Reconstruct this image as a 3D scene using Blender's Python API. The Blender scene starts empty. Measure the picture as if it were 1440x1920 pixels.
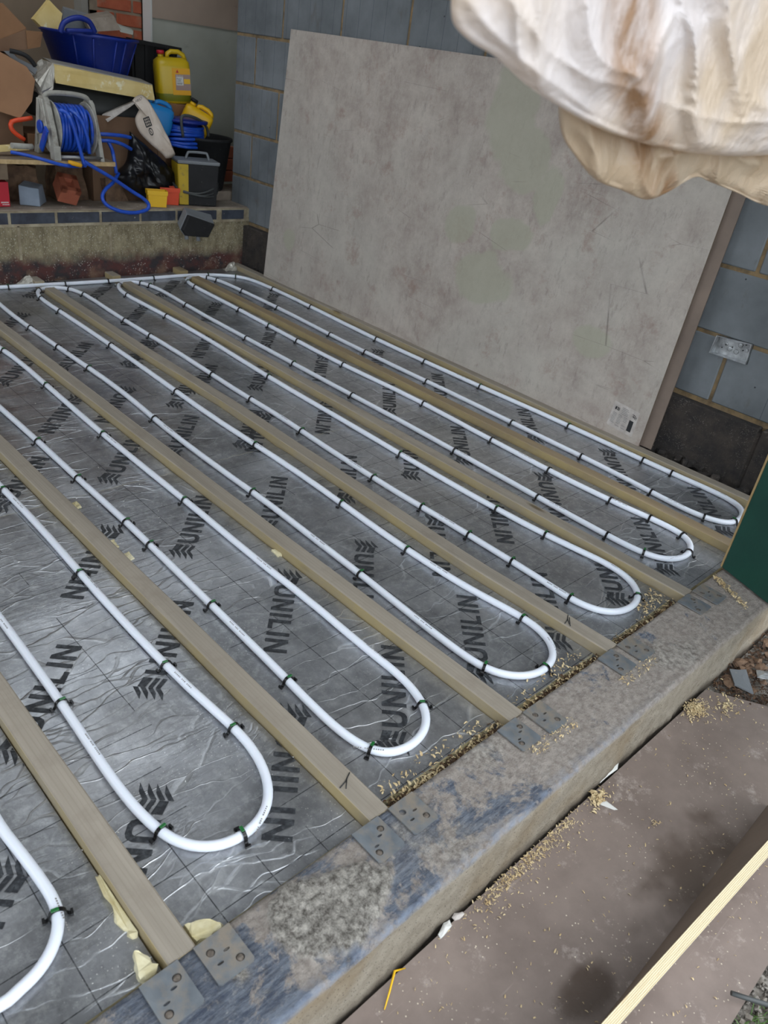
import bpy, bmesh, math, random
from mathutils import Vector, Matrix, noise
R=random.Random(7)
S=bpy.context.scene
PI=math.pi
# ---------------------------------------------------------------- camera, sky, exposure
cd=bpy.data.cameras.new('camera'); cam=bpy.data.objects.new('camera',cd); S.collection.objects.link(cam); S.camera=cam
cam.matrix_world=Matrix(((0.71700032,0.26416658,-0.64507872,0),(-0.68416777,0.44393189,-0.5786527,0),(0.13351031,0.85623624,0.49903357,1.16),(0,0,0,1)))
cd.sensor_fit='VERTICAL'; cd.sensor_height=36; cd.lens=27.23; cd.clip_start=.02; cd.clip_end=100
cd.dof.use_dof=True; cd.dof.focus_distance=2.2; cd.dof.aperture_fstop=7.2
W=bpy.data.worlds.new('sky'); S.world=W; W.use_nodes=True
bg=W.node_tree.nodes['Background']; bg.inputs[0].default_value=(.86,.93,1,1); bg.inputs[1].default_value=3.0
sd=bpy.data.lights.new('sun','SUN'); sd.energy=.9; sd.angle=.7; sd.color=(1,.97,.92)
so=bpy.data.objects.new('sun',sd); S.collection.objects.link(so)
so.rotation_euler=Vector((-.25,.75,-.75)).to_track_quat('-Z','Y').to_euler()
S.view_settings.view_transform='Standard'; S.view_settings.look='None'; S.view_settings.gamma=1
S.view_settings.exposure=-.25
# ---------------------------------------------------------------- materials
def L(c):
    return tuple(((v/255)/12.92 if v/255<=.04045 else (((v/255)+.055)/1.055)**2.4) for v in c)+(1,)
class N:
    def __init__(s,name):
        s.m=bpy.data.materials.new(name); s.m.use_nodes=True; s.t=s.m.node_tree; s.b=s.t.nodes['Principled BSDF']
        s.co=s.t.nodes.new('ShaderNodeTexCoord').outputs['Object']
    def n(s,k,**kw):
        x=s.t.nodes.new('ShaderNode'+k)
        for a,b in kw.items(): setattr(x,a,b)
        return x
    def put(s,sock,v):
        if hasattr(v,'is_linked') or hasattr(v,'links'): s.t.links.new(v,sock)
        else: sock.default_value=v
    def noise(s,scale,detail=4,rough=.55,co=None,dist=0,sc=None):
        x=s.n('TexNoise'); s.put(x.inputs['Scale'],scale); x.inputs['Detail'].default_value=detail; x.inputs['Roughness'].default_value=rough; x.inputs['Distortion'].default_value=dist
        c=co or s.co
        if sc: c=s.map(sc,c)
        s.put(x.inputs['Vector'],c); return x.outputs['Fac']
    def map(s,sc,co=None,rot=(0,0,0),loc=(0,0,0)):
        x=s.n('Mapping'); x.inputs['Scale'].default_value=sc; x.inputs['Rotation'].default_value=rot; x.inputs['Location'].default_value=loc; s.put(x.inputs['Vector'],co or s.co); return x.outputs[0]
    def vor(s,scale,feat='F1',co=None,sc=None):
        x=s.n('TexVoronoi',feature=feat); s.put(x.inputs['Scale'],scale); c=co or s.co
        if sc: c=s.map(sc,c)
        s.put(x.inputs['Vector'],c); return x.outputs['Distance']
    def ramp(s,fac,a,b):
        x=s.n('MapRange'); s.put(x.inputs[0],fac); x.inputs[1].default_value=a; x.inputs[2].default_value=b; return x.outputs[0]
    def mix(s,fac,a,b,mode='MIX'):
        x=s.n('MixRGB',blend_type=mode); s.put(x.inputs[0],fac); s.put(x.inputs[1],a); s.put(x.inputs[2],b); return x.outputs[0]
    def math(s,op,a,b=0.,c=0.):
        x=s.n('Math',operation=op); s.put(x.inputs[0],a); s.put(x.inputs[1],b); s.put(x.inputs[2],c); return x.outputs[0]
    def sep(s,co=None):
        x=s.n('SeparateXYZ'); s.put(x.inputs[0],co or s.co); return x.outputs
    def attr(s,name):
        x=s.n('Attribute',attribute_name=name); return x.outputs['Fac']
    def bump(s,h,st=.3,dist=.01,prev=None):
        x=s.n('Bump'); x.inputs['Strength'].default_value=st; x.inputs['Distance'].default_value=dist; s.put(x.inputs['Height'],h)
        if prev is not None: s.put(x.inputs['Normal'],prev)
        return x.outputs[0]
    def out(s,col=None,rough=None,metal=None,normal=None,**kw):
        if col is not None: s.put(s.b.inputs['Base Color'],col)
        if rough is not None: s.put(s.b.inputs['Roughness'],rough)
        if metal is not None: s.put(s.b.inputs['Metallic'],metal)
        if normal is not None: s.put(s.b.inputs['Normal'],normal)
        for k,v in kw.items(): s.put(s.b.inputs[k.replace('_',' ')],v)
        return s.m
def mat(name,c,rough=.6,metal=0.,c2=None,sc=8,bst=.15,bsc=60,dirt=None,dsc=14,dlo=.5,dhi=.7,**kw):
    q=N(name); col=L(c)
    if c2: col=q.mix(q.ramp(q.noise(sc),.35,.65),L(c),L(c2))
    if dirt: col=q.mix(q.ramp(q.noise(dsc,6,.65),dlo,dhi),col,L(dirt))
    nrm=q.bump(q.noise(bsc,5),bst,.004) if bst else None
    return q.out(col,rough,metal,nrm,**kw)
# foil faced insulation
q=N('foil_facing'); x,y,z=q.sep()
def line(q,v,pitch,ph,w):
    f=q.math('FRACT',q.math('DIVIDE',q.math('SUBTRACT',v,ph),pitch)); a=q.math('ABSOLUTE',q.math('SUBTRACT',f,.5)); return q.math('GREATER_THAN',a,.5-w/pitch/2)
n1=q.noise(1.7,2); n2=q.noise(1.3,2,co=q.map((1,1,1),loc=(5,3,0)))
gx=q.math('MULTIPLY',line(q,x,.103,.437,.0019),q.math('GREATER_THAN',n1,.44))
gy=q.math('MULTIPLY',line(q,y,.103,.604,.0019),q.math('GREATER_THAN',n2,.40))
grid=q.math('MAXIMUM',gx,gy)
cc=q.n('CombineXYZ'); 
wd=q.noise(5,3); wob=q.n('VectorMath',operation='ADD'); q.put(wob.inputs[0],q.co); q.put(cc.inputs[1],q.math('MULTIPLY',q.math('SUBTRACT',wd,.5),.12)); q.put(wob.inputs[1],cc.outputs[0])
ve=q.vor(1,'DISTANCE_TO_EDGE',q.map((3.2,16,1),wob.outputs[0],(0,0,.25)))
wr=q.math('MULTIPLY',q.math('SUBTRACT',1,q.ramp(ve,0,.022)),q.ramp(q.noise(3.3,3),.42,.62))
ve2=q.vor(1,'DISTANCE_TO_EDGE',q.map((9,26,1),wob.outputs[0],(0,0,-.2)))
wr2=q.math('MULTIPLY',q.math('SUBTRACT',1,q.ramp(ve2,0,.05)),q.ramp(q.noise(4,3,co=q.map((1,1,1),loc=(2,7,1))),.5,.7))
fine=q.noise(120,6,.7)
b=q.bump(wr,.55,.0025); b=q.bump(wr2,.5,.002,b); b=q.bump(q.noise(16,5,.65,sc=(.4,1.5,1)),.35,.004,b); b=q.bump(fine,.2,.002,b)
col=q.mix(q.ramp(q.noise(3.2,6,.65),.38,.62),L((140,142,145)),L((176,178,182)))
col=q.mix(q.math('MULTIPLY',q.ramp(q.noise(1.1,4),.5,.75),.35),col,L((138,128,116)))
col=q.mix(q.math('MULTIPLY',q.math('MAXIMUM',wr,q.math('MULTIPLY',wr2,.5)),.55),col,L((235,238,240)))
sp=q.vor(130); col=q.mix(q.math('MULTIPLY',q.math('LESS_THAN',sp,.14),q.ramp(q.noise(5),.5,.62)),col,L((225,226,224)))
col=q.mix(q.math('MULTIPLY',grid,.9),col,L((26,30,34)))
dust=q.ramp(q.noise(7,7,.7),.42,.66)
col=q.mix(q.math('MULTIPLY',q.ramp(q.noise(38,8,.8),.48,.66),.38),col,L((222,224,224)))
col=q.mix(q.math('MULTIPLY',q.ramp(q.noise(55,8,.8,sc=(1,.5,1)),.52,.68),.3),col,L((96,98,100)))
M_foil=q.out(col,q.math('ADD',.30,q.math('MULTIPLY',dust,.14)),q.math('SUBTRACT',.80,q.math('ADD',q.math('MULTIPLY',dust,.12),q.math('MULTIPLY',grid,.3))),b)
q=N('black_print'); M_print=q.out(q.mix(q.ramp(q.noise(90,5,.7),.45,.75),L((36,38,42)),L((84,88,92))),.55,.1,q.bump(fine if 0 else q.noise(120,5),.1,.002))
M_foam=mat('insulation_foam',(196,184,140),.85,c2=(226,220,190),sc=20,bst=.6,bsc=70,dirt=(150,120,80),dlo=.58,dhi=.75)
def wood(name,a,b2,dark,green=0.):
    q=N(name); g=q.noise(1,6,.6,sc=(26,1.3,26),dist=.6); w=q.n('TexWave'); q.put(w.inputs['Vector'],q.map((38,.55,38))); w.inputs['Scale'].default_value=1; w.inputs['Distortion'].default_value=6; w.inputs['Detail'].default_value=3
    col=q.mix(q.ramp(g,.3,.7),L(a),L(b2)); col=q.mix(q.math('MULTIPLY',q.ramp(w.outputs['Fac'],.8,1),.14),col,L(dark))
    col=q.mix(q.math('MULTIPLY',q.ramp(q.noise(9,6,.7),.5,.72),.75),col,L((132,122,110)))
    kn=q.vor(1,co=q.map((8,2.2,8))); col=q.mix(q.math('SUBTRACT',1,q.ramp(kn,.05,.1)),col,L(dark))
    zz=q.sep()[2]; col=q.mix(q.math('MULTIPLY',q.math('LESS_THAN',zz,-.0025),q.math('ADD',.25,q.math('MULTIPLY',q.ramp(q.noise(5,5,.7),.35,.65),.55))),col,L((168,150,104)))
    return q.out(col,.8,0,q.bump(g,.35,.003,q.bump(q.noise(150,4),.2,.001)))
M_joist=wood('joist_timber',(134,126,114),(158,149,136),(98,84,62))
M_joistd=wood('joist_timber_brown',(124,108,84),(148,131,104),(86,66,42))
M_pipe=N('pipe_plastic').out(L((225,230,240)),.3,0,None,Subsurface_Weight=.05)
M_clip=mat('clip_plastic',(16,16,18),.35,bst=0)
M_green=mat('clip_green',(28,98,46),.35,bst=0)
q=N('galvanised'); sp=q.vor(45)
M_galv=q.out(q.mix(q.ramp(q.noise(22,6,.65),.42,.64),q.mix(sp,L((100,106,112)),L((122,128,133))),L((140,131,119))),.62,.35,q.bump(q.noise(60,6,.7),.4,.003))
M_nail=mat('nail_steel',(92,84,76),.7,.3,c2=(128,118,108),sc=200,bst=.6,bsc=300)
M_bmetal=mat('back_box_metal',(205,208,210),.35,.75,c2=(150,152,154),sc=40,bst=.2)
# threshold stone
q=N('threshold_stone'); x,y,z=q.sep(); mort=q.attr('mortar'); top=q.ramp(z,-.018,-.006)
blue=q.mix(q.ramp(q.noise(60,6,.75,sc=(.35,2.2,1)),.4,.6),L((76,85,104)),L((138,146,158)))
blue=q.mix(q.ramp(q.noise(18,4),.5,.75),blue,L((100,108,122)))
bei=q.mix(q.ramp(q.noise(70,6,.7),.35,.65),L((156,145,136)),L((193,183,174)))
mask=q.ramp(q.math('ADD',q.math('MULTIPLY',q.ramp(x,.3,1.5),.14),q.noise(7.5,9,.75,dist=.4)),.50,.56)
tc=q.mix(mask,blue,bei); tc=q.mix(q.math('MULTIPLY',q.ramp(q.noise(95,7,.8,sc=(.6,1.3,1)),.5,.68),.55),tc,L((92,88,84))); tc=q.mix(q.math('MULTIPLY',q.ramp(q.noise(45,7,.8,co=q.map((1,1,1),loc=(3,3,3))),.55,.7),.5),tc,L((206,202,196)))
edge=q.math('MULTIPLY',q.math('MULTIPLY',q.math('SUBTRACT',1,q.ramp(y,.404,.43)),q.math('SUBTRACT',1,q.ramp(x,.9,1.6))),.8)
tc=q.mix(q.math('MULTIPLY',edge,q.ramp(q.noise(50,5),.35,.6)),tc,L((158,170,190)))
tc=q.mix(mort,tc,q.mix(q.ramp(q.noise(70,7,.78),.38,.62),L((98,92,85)),L((212,206,196))))
fc=q.mix(q.ramp(q.noise(30,6,.7),.3,.7),L((164,152,134)),L((198,188,170)))
fc=q.mix(q.math('MULTIPLY',q.ramp(q.noise(4,3),.52,.7),.5),fc,L((160,134,94)))
fc=q.mix(q.math('LESS_THAN',q.vor(170),.16),fc,L((66,64,60)))
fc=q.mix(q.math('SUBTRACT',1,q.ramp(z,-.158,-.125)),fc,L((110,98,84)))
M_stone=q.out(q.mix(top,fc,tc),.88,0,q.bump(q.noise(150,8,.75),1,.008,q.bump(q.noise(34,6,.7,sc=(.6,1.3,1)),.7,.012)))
# blockwork
q=N('painted_block'); x,y,z=q.sep()
sc_=line(q,y,.0905,.02,.0022)
rv=q.n('TexWhiteNoise',noise_dimensions='1D'); q.put(rv.inputs['W'],q.math('FLOOR',q.math('DIVIDE',y,.228)))
col=q.mix(q.ramp(q.noise(3.5,5,.6),.35,.65),L((94,99,102)),L((119,124,128)))
col=q.mix(q.ramp(q.noise(9,5,.7,sc=(1,1,.5)),.6,.8),col,L((92,88,82)))
col=q.mix(q.math('LESS_THAN',q.vor(14),.045),col,L((52,54,58)))
col=q.mix(q.math('MULTIPLY',sc_,q.math('MULTIPLY',q.math('GREATER_THAN',rv.outputs[0],.35),.75)),col,L((60,66,76)))
M_block=q.out(col,.8,0,q.bump(q.noise(70,5),.25,.004))
M_mortar=mat('tan_mortar',(146,122,88),.95,c2=(120,104,80),sc=30,bst=.9,bsc=60,dirt=(90,76,58))
q=N('dark_block'); col=q.mix(q.ramp(q.noise(12,6,.7),.35,.65),L((44,42,42)),L((74,66,60))); col=q.mix(q.math('MULTIPLY',q.math('LESS_THAN',q.vor(160),.3),q.ramp(q.noise(14,6,.8),.5,.62)),col,L((110,104,98)))
col=q.mix(q.ramp(q.noise(6,4),.66,.72),col,L((120,114,108)))
M_dark=q.out(col,.95,0,q.bump(q.noise(60,7,.75),.9,.01))
q=N('rough_plinth'); x,y,z=q.sep(); hz=q.math('ADD',z,q.math('MULTIPLY',q.math('SUBTRACT',q.noise(9,5),.5),.12))
col=q.mix(q.ramp(q.noise(30,6,.75,sc=(1,1,.45)),.35,.65),L((122,112,88)),L((176,164,134)))
col=q.mix(q.math('MULTIPLY',q.math('LESS_THAN',q.vor(95),.22),.8),col,L((210,204,186)))
low=q.mix(q.ramp(q.noise(11,5,.7),.42,.6),L((98,60,56)),L((62,58,60))); low=q.mix(q.math('MULTIPLY',q.math('LESS_THAN',q.vor(85),.26),q.ramp(q.noise(12,5),.46,.56)),low,L((176,166,158))); low=q.mix(q.ramp(q.noise(6,4),.52,.64),low,L((132,104,86)))
M_plinth=q.out(q.mix(q.math('SUBTRACT',1,q.ramp(hz,.045,.11)),col,low),.95,0,q.bump(q.noise(45,7,.75),.9,.012))
M_engb=mat('engineering_brick',(44,48,60),.6,c2=(66,72,84),sc=18,bst=.4,bsc=80,dirt=(176,170,156),dsc=38,dlo=.66,dhi=.72)
M_pmort=mat('pale_mortar',(176,166,142),.95,c2=(140,128,106),sc=22,bst=.9,bsc=50)
M_ledge=mat('dusty_mortar_bed',(128,116,104),.95,c2=(158,146,132),sc=12,bst=.7,bsc=40,dirt=(200,196,190),dsc=60,dlo=.68,dhi=.72)
M_redbrick=mat('red_brick',(160,82,56),.9,c2=(184,100,70),sc=9,bst=.5,bsc=60,dirt=(150,120,98),dsc=8,dlo=.55,dhi=.7)
M_brown=mat('brick_mortar',(150,136,116),.95,c2=(128,112,96),sc=10,bst=.7,bsc=30)
M_plaster=mat('grey_plaster',(184,187,177),.85,c2=(170,171,159),sc=3,bst=.15,bsc=30,dirt=(120,108,98),dsc=5,dlo=.6,dhi=.8)
M_pink=mat('pink_plasterboard',(182,163,148),.85,c2=(170,152,137),sc=3,bst=.1,bsc=30,dirt=(118,100,86),dsc=5,dlo=.62,dhi=.8)
M_tan=mat('brown_plaster',(142,125,106),.9,c2=(128,112,94),sc=3,bst=.2)
M_ceil=mat('ceiling_board',(150,144,134),.9,bst=.1)
M_left=mat('left_wall_paint',(150,146,138),.9,c2=(128,124,116),sc=3)
M_soil=mat('subfloor',(66,56,48),.95,c2=(84,72,62),sc=9,bst=.6)
# large leaning sheets
q=N('worn_phenolic_sheet'); col=q.mix(q.ramp(q.noise(5,9,.75),.36,.64),L((154,142,134)),L((188,179,169)))
col=q.mix(q.math('MULTIPLY',q.ramp(q.noise(1.3,4),.42,.6),.45),col,L((172,169,160)))
col=q.mix(q.math('MULTIPLY',q.ramp(q.noise(22,8,.8),.5,.68),.6),col,L((186,178,170)))
col=q.mix(q.math('MULTIPLY',q.ramp(q.noise(30,7,.8,sc=(1,1,.35)),.54,.7),.5),col,L((112,100,94)))
col=q.mix(q.math('MULTIPLY',q.ramp(q.noise(6,7,.75,co=q.map((1,1,1),loc=(7,1,1))),.56,.68),.5),col,L((136,106,94)))
col=q.mix(q.math('MULTIPLY',q.ramp(q.attr('patch'),.25,.75),.7),col,L((164,163,144)))
for rt_ in ((.35,0,0),(1.2,0,0)):
    e_=q.vor(1,'DISTANCE_TO_EDGE',q.map((1,1.1,7),None,rt_)); e_=q.math('MULTIPLY',q.math('SUBTRACT',1,q.ramp(e_,0,.006)),q.ramp(q.noise(2.6,3,co=q.map((1,1,1),loc=(rt_[0]*9,2,1))),.6,.66)); col=q.mix(q.math('MULTIPLY',e_,.6),col,L((84,76,72)))
M_sheet=q.out(col,.6,0,q.bump(q.noise(60,6),.2,.003))
M_sheet2=mat('phenolic_sheet_band',(118,104,94),.7,c2=(134,118,106),sc=6,bst=.1)
M_sheetedge=mat('sheet_edge',(96,84,72),.8,bst=.3)
q=N('brown_film_ply'); x,y,z=q.sep(); col=q.mix(q.ramp(q.noise(5,7,.65),.35,.65),L((114,101,94)),L((136,122,114)))
col=q.mix(q.ramp(q.noise(16,7,.75),.58,.74),col,L((176,164,156)))
col=q.mix(q.math('MULTIPLY',q.math('LESS_THAN',q.vor(90),.12),q.ramp(q.noise(6),.45,.6)),col,L((212,200,180)))
scr=q.noise(1,3,.8,sc=(3,55,1)); col=q.mix(q.math('MULTIPLY',q.ramp(scr,.66,.78),.3),col,L((190,178,170)))
darker=q.attr('darker'); col=q.mix(q.math('MULTIPLY',darker,.82),col,L((62,46,34)))  # soft-edged patches mixed to a darker brown, slightly glossier
M_ply=q.out(col,q.math('SUBTRACT',.55,q.math('MULTIPLY',darker,.15)),0,q.bump(q.noise(60,5),.15,.003))
q=N('ply_laminations'); x,y,z=q.sep(q.map((1,1,1)))
w=q.n('TexNoise'); 
lam=q.attr('lam'); st=q.math('FRACT',q.math('ADD',q.math('MULTIPLY',lam,6.5),q.math('MULTIPLY',q.noise(9,3,sc=(1,1,1)),.35)))
col=q.mix(q.ramp(st,.35,.6),L((206,186,146)),L((234,224,194))); col=q.mix(q.math('GREATER_THAN',st,.9),col,L((150,116,74))); col=q.mix(q.ramp(q.noise(1,5,.7,sc=(5,220,220)),.6,.72),col,L((186,158,116)))
M_lam=q.out(col,.8,0,q.bump(q.noise(1,5,.7,sc=(20,160,160)),.6,.003))
M_greenp=mat('green_paint',(18,62,52),.45,c2=(24,72,60),sc=6,bst=.15,dirt=(120,140,132),dsc=26,dlo=.68,dhi=.74)
M_rawwood=mat('raw_wood',(172,148,104),.8,c2=(150,126,86),sc=20)
M_gravel=mat('gravel_ground',(112,104,94),.95,c2=(160,154,146),sc=60,bst=1,bsc=120,dirt=(60,54,48),dsc=90,dlo=.52,dhi=.62)
M_shav=mat('pine_shavings',(214,196,156),.8,c2=(178,152,110),sc=60,bst=0)
M_shavd=mat('damp_debris',(96,70,48),.9,c2=(52,38,30),sc=60,bst=0)
M_leaf=mat('dead_leaf',(126,100,78),.85,c2=(92,72,58),sc=30,bst=.2)
M_grass=mat('grass_blade',(74,104,46),.6,bst=0)
M_white=mat('white_scrap',(214,214,210),.6,bst=.1)
M_paper=mat('paper_label',(198,192,186),.7,c2=(170,162,156),sc=30,bst=0)
M_ink=mat('label_ink',(34,36,38),.6,bst=0)
M_inkg=mat('label_grey_ink',(132,130,128),.6,bst=0)
M_card=mat('cardboard',(140,104,74),.85,c2=(126,92,64),sc=6,bst=.1)
M_cardl=mat('cardboard_pale',(164,124,92),.85,c2=(150,112,82),sc=6,bst=.1)
M_kraft=mat('kraft_inside',(126,98,76),.9,c2=(112,86,66),sc=5,bst=.2)
M_bluet=mat('blue_tub_plastic',(10,34,120),.45,c2=(14,44,136),sc=5,bst=.1,dirt=(70,90,130),dsc=40,dlo=.62,dhi=.72)
M_black=mat('black_plastic',(13,13,15),.7,c2=(22,23,26),sc=10,bst=.1,dirt=(96,96,94),dsc=45,dlo=.64,dhi=.72)
M_dgrey=mat('dark_grey_plastic',(72,76,76),.5,c2=(58,60,60),sc=4,bst=.05)
M_bag=mat('black_bin_bag',(20,21,25),.28,bst=.3,bsc=25)
M_yfoam=mat('yellow_foam_board',(214,188,120),.8,c2=(226,204,142),sc=9,bst=.5,bsc=30,dirt=(240,232,200),dsc=12,dlo=.6,dhi=.66)
M_silver=mat('crumpled_foil',(190,186,176),.4,.55,bst=1,bsc=50)
M_reel=mat('reel_grey_plastic',(168,166,158),.6,c2=(150,148,140),sc=20,bst=.2,dirt=(116,110,100),dsc=16,dlo=.55,dhi=.72)
M_hose=mat('blue_hose',(24,70,176),.35,c2=(30,84,196),sc=20,bst=.05,dirt=(120,140,170),dsc=20,dlo=.6,dhi=.8)
M_orange=mat('orange_plastic',(214,72,34),.5,bst=.1,dirt=(150,90,60),dsc=30,dlo=.6,dhi=.7)
M_yell=mat('yellow_plastic',(228,180,22),.4,bst=.05,dirt=(170,140,60),dsc=40,dlo=.65,dhi=.75)
M_yjug=mat('jug_plastic',(206,172,26),.35,c2=(196,170,30),sc=5,bst=.05,Subsurface_Weight=0.)
M_yjug2=mat('jug_liquid',(118,122,26),.35,bst=0)
M_ylab=mat('label_yellow',(226,166,20),.5,bst=0)
M_mauve=mat('label_mauve',(158,134,126),.5,bst=0)
M_red=mat('red_plastic',(186,28,48),.5,bst=0)
M_bjug=mat('blue_jug_plastic',(32,124,190),.35,bst=0)
M_sack=mat('paper_sack',(204,192,180),.8,c2=(188,174,160),sc=12,bst=.3,bsc=25,dirt=(150,120,96),dsc=10,dlo=.6,dhi=.75)
M_plyw=mat('shelf_ply_top',(136,118,98),.85,c2=(120,104,86),sc=14,bst=.2)
M_plye=mat('shelf_ply_edge',(204,178,134),.85,c2=(180,152,108),sc=40,bst=.2)
M_ygrn=mat('transformer_yellow',(190,160,30),.5,c2=(170,146,30),sc=10,bst=.1,dirt=(120,104,60),dsc=30,dlo=.58,dhi=.7)
M_grey=mat('grey_plastic',(120,124,128),.55,bst=.1,dirt=(160,156,148),dsc=20,dlo=.6,dhi=.75)
M_bluegrey=mat('blue_grey_concrete',(142,154,170),.85,c2=(126,138,152),sc=10,bst=.4,bsc=80)
M_clay=mat('clay_brick',(158,88,64),.85,c2=(144,78,56),sc=10,bst=.4,bsc=90)
M_steel=mat('steel',(150,150,150),.4,.8,bst=.1)
# milky plastic
def polym(name,ca,cb,ct):
    q=N(name); x,y,z=q.sep(); st=q.attr('stain')
    col=q.mix(q.ramp(q.noise(5,4,.5),.42,.62),L(ca),L(cb))
    col=q.mix(q.math('MULTIPLY',st,q.ramp(q.noise(30,6,.65,sc=(1,1,.3)),.30,.55)),col,L((158,122,90)))
    bs=q.b; q.out(col,.3,0,q.bump(q.noise(26,4,.6,sc=(1,1,.6)),.4,.02))
    tr=q.n('BsdfTranslucent'); q.put(tr.inputs[0],q.mix(.5,col,L(ct))); ms=q.n('MixShader'); ms.inputs[0].default_value=.35
    q.t.links.new(bs.outputs[0],ms.inputs[1]); q.t.links.new(tr.outputs[0],ms.inputs[2]); q.t.links.new(ms.outputs[0],q.t.nodes['Material Output'].inputs[0])
    return q.m
M_poly=polym('milky_polythene',(232,226,226),(218,200,178),(240,222,196))
M_poly2=polym('dusty_polythene',(222,206,184),(200,178,150),(230,200,160))
# ---------------------------------------------------------------- geometry helpers
def V(*a): return Vector(a[0]) if len(a)==1 else Vector(a)
class G:
    def __init__(s): s.bm=bmesh.new()
    def face(s,pts,mi=0):
        f=s.bm.faces.new([s.bm.verts.new(p) for p in pts]); f.material_index=mi; return f
    def hull8(s,b,t,mi=0):   # bottom loop, top loop (same length)
        n=len(b); vb=[s.bm.verts.new(p) for p in b]; vt=[s.bm.verts.new(p) for p in t]
        fs=[s.bm.faces.new(vb[::-1]),s.bm.faces.new(vt)]
        for i in range(n): fs.append(s.bm.faces.new((vb[i],vb[(i+1)%n],vt[(i+1)%n],vt[i])))
        for f in fs: f.material_index=mi
        return fs
    def box(s,c,d,rot=None,mi=0):
        c=V(c); h=[v/2 for v in d]; q=rot.to_matrix() if rot is not None else Matrix.Identity(3)
        P=lambda x,y,z:c+q@Vector((x*h[0],y*h[1],z*h[2]))
        return s.hull8([P(-1,-1,-1),P(1,-1,-1),P(1,1,-1),P(-1,1,-1)],[P(-1,-1,1),P(1,-1,1),P(1,1,1),P(-1,1,1)],mi)
    def bb(s,x0,x1,y0,y1,z0,z1,mi=0): return s.box(((x0+x1)/2,(y0+y1)/2,(z0+z1)/2),(x1-x0,y1-y0,z1-z0),None,mi)
    def tube(s,pts,r,seg=8,mi=0,closed=False,cap=True):
        pts=[V(p) for p in pts]; n=len(pts); rs=r if isinstance(r,(list,tuple)) else [r]*n; rings=[]; up=None
        for i,p in enumerate(pts):
            a=pts[(i-1)%n] if (closed or i>0) else p; b=pts[(i+1)%n] if (closed or i<n-1) else p
            t=(b-a).normalized()
            if up is None:
                up=Vector((0,0,1)) if abs(t.z)<.9 else Vector((1,0,0))
            u=t.cross(up).normalized(); v=u.cross(t).normalized(); up=v
            rings.append([s.bm.verts.new(p+(u*math.cos(k*2*PI/seg)+v*math.sin(k*2*PI/seg))*rs[i]) for k in range(seg)])
        for i in range(n if closed else n-1):
            A,B=rings[i],rings[(i+1)%n]
            for k in range(seg):
                f=s.bm.faces.new((A[k],A[(k+1)%seg],B[(k+1)%seg],B[k])); f.material_index=mi; f.smooth=True
        if cap and not closed:
            for rr in (rings[0],rings[-1][::-1]):
                f=s.bm.faces.new(rr); f.material_index=mi
    def lathe(s,c,prof,seg=32,ax=Vector((0,0,1)),mi=0,sx=1,cap=True):
        q=Vector((0,0,1)).rotation_difference(V(ax).normalized()).to_matrix(); c=V(c); rings=[]
        for r,h in prof: rings.append([s.bm.verts.new(c+q@Vector((r*math.cos(k*2*PI/seg)*sx,r*math.sin(k*2*PI/seg),h))) for k in range(seg)])
        for A,B in zip(rings,rings[1:]):
            for k in range(seg):
                f=s.bm.faces.new((A[k],A[(k+1)%seg],B[(k+1)%seg],B[k])); f.material_index=mi; f.smooth=True
        if cap:
            for rr in (rings[0][::-1],rings[-1]):
                f=s.bm.faces.new(rr); f.material_index=mi
    def prism(s,poly,off,mi=0):  # poly in 3D, extruded by vector off
        off=V(off); return s.hull8([V(p) for p in poly],[V(p)+off for p in poly],mi)
    def bevel(s,w,seg=2,ang=.6):
        bmesh.ops.recalc_face_normals(s.bm,faces=s.bm.faces)
        e=[e for e in s.bm.edges if len(e.link_faces)==2 and e.calc_face_angle(0)>ang]
        bmesh.ops.bevel(s.bm,geom=e,offset=w,segments=seg,affect='EDGES',clamp_overlap=True,profile=.6,material=-1)
    def rough(s,amp,sc,cuts=0,seed=0):
        if cuts: bmesh.ops.subdivide_edges(s.bm,edges=s.bm.edges[:],cuts=cuts,use_grid_fill=True)
        for v in s.bm.verts:
            o=noise.noise_vector(v.co*sc+Vector((seed,seed,seed))); v.co+=o*amp
    def build(s,name,m,parent=None,smooth=False,label=None,recalc=True):
        if recalc: bmesh.ops.recalc_face_normals(s.bm,faces=s.bm.faces)
        me=bpy.data.meshes.new(name)
        if parent is not None:
            off=Vector(parent['_w']); 
            for v in s.bm.verts: v.co-=off
        if smooth:
            for f in s.bm.faces: f.smooth=True
        s.bm.to_mesh(me); s.bm.free()
        for k in (m if isinstance(m,(list,tuple)) else [m]): me.materials.append(k)
        o=bpy.data.objects.new(name,me); S.collection.objects.link(o)
        if parent is not None: o.parent=parent; o['_w']=parent['_w']
        else: o['_w']=(0.,0.,0.)
        if label: o['label']=label
        return o
def tag(o,label,cat,group=None,kind=None):
    o['label']=label; o['category']=cat
    if group: o['group']=group
    if kind: o['kind']=kind
    return o
def thing(name,label,cat,loc=(0,0,0),group=None):
    o=bpy.data.objects.new(name,None); S.collection.objects.link(o); o.location=loc; o.empty_display_size=.05; o['_w']=tuple(float(v) for v in loc)
    return tag(o,label,cat,group)
def struct(g,name,m): o=g.build(name,m); o['kind']='structure'; return o
def spline(p,n=6,closed=False):
    p=[V(a) for a in p]; out=[]; m=len(p)
    for i in range(m-1):
        a=p[max(i-1,0)];b=p[i];c=p[i+1];d=p[min(i+2,m-1)]
        for k in range(n):
            t=k/n; out.append(.5*((2*b)+(c-a)*t+(2*a-5*b+4*c-d)*t*t+(3*b-a-3*c+d)*t**3))
    out.append(p[-1]); return out
def lerp(pl,y):
    for (y0,x0),(y1,x1) in zip(pl,pl[1:]):
        if y<=y1: return x0+(x1-x0)*(y-y0)/(y1-y0)
    return pl[-1][1]
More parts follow.
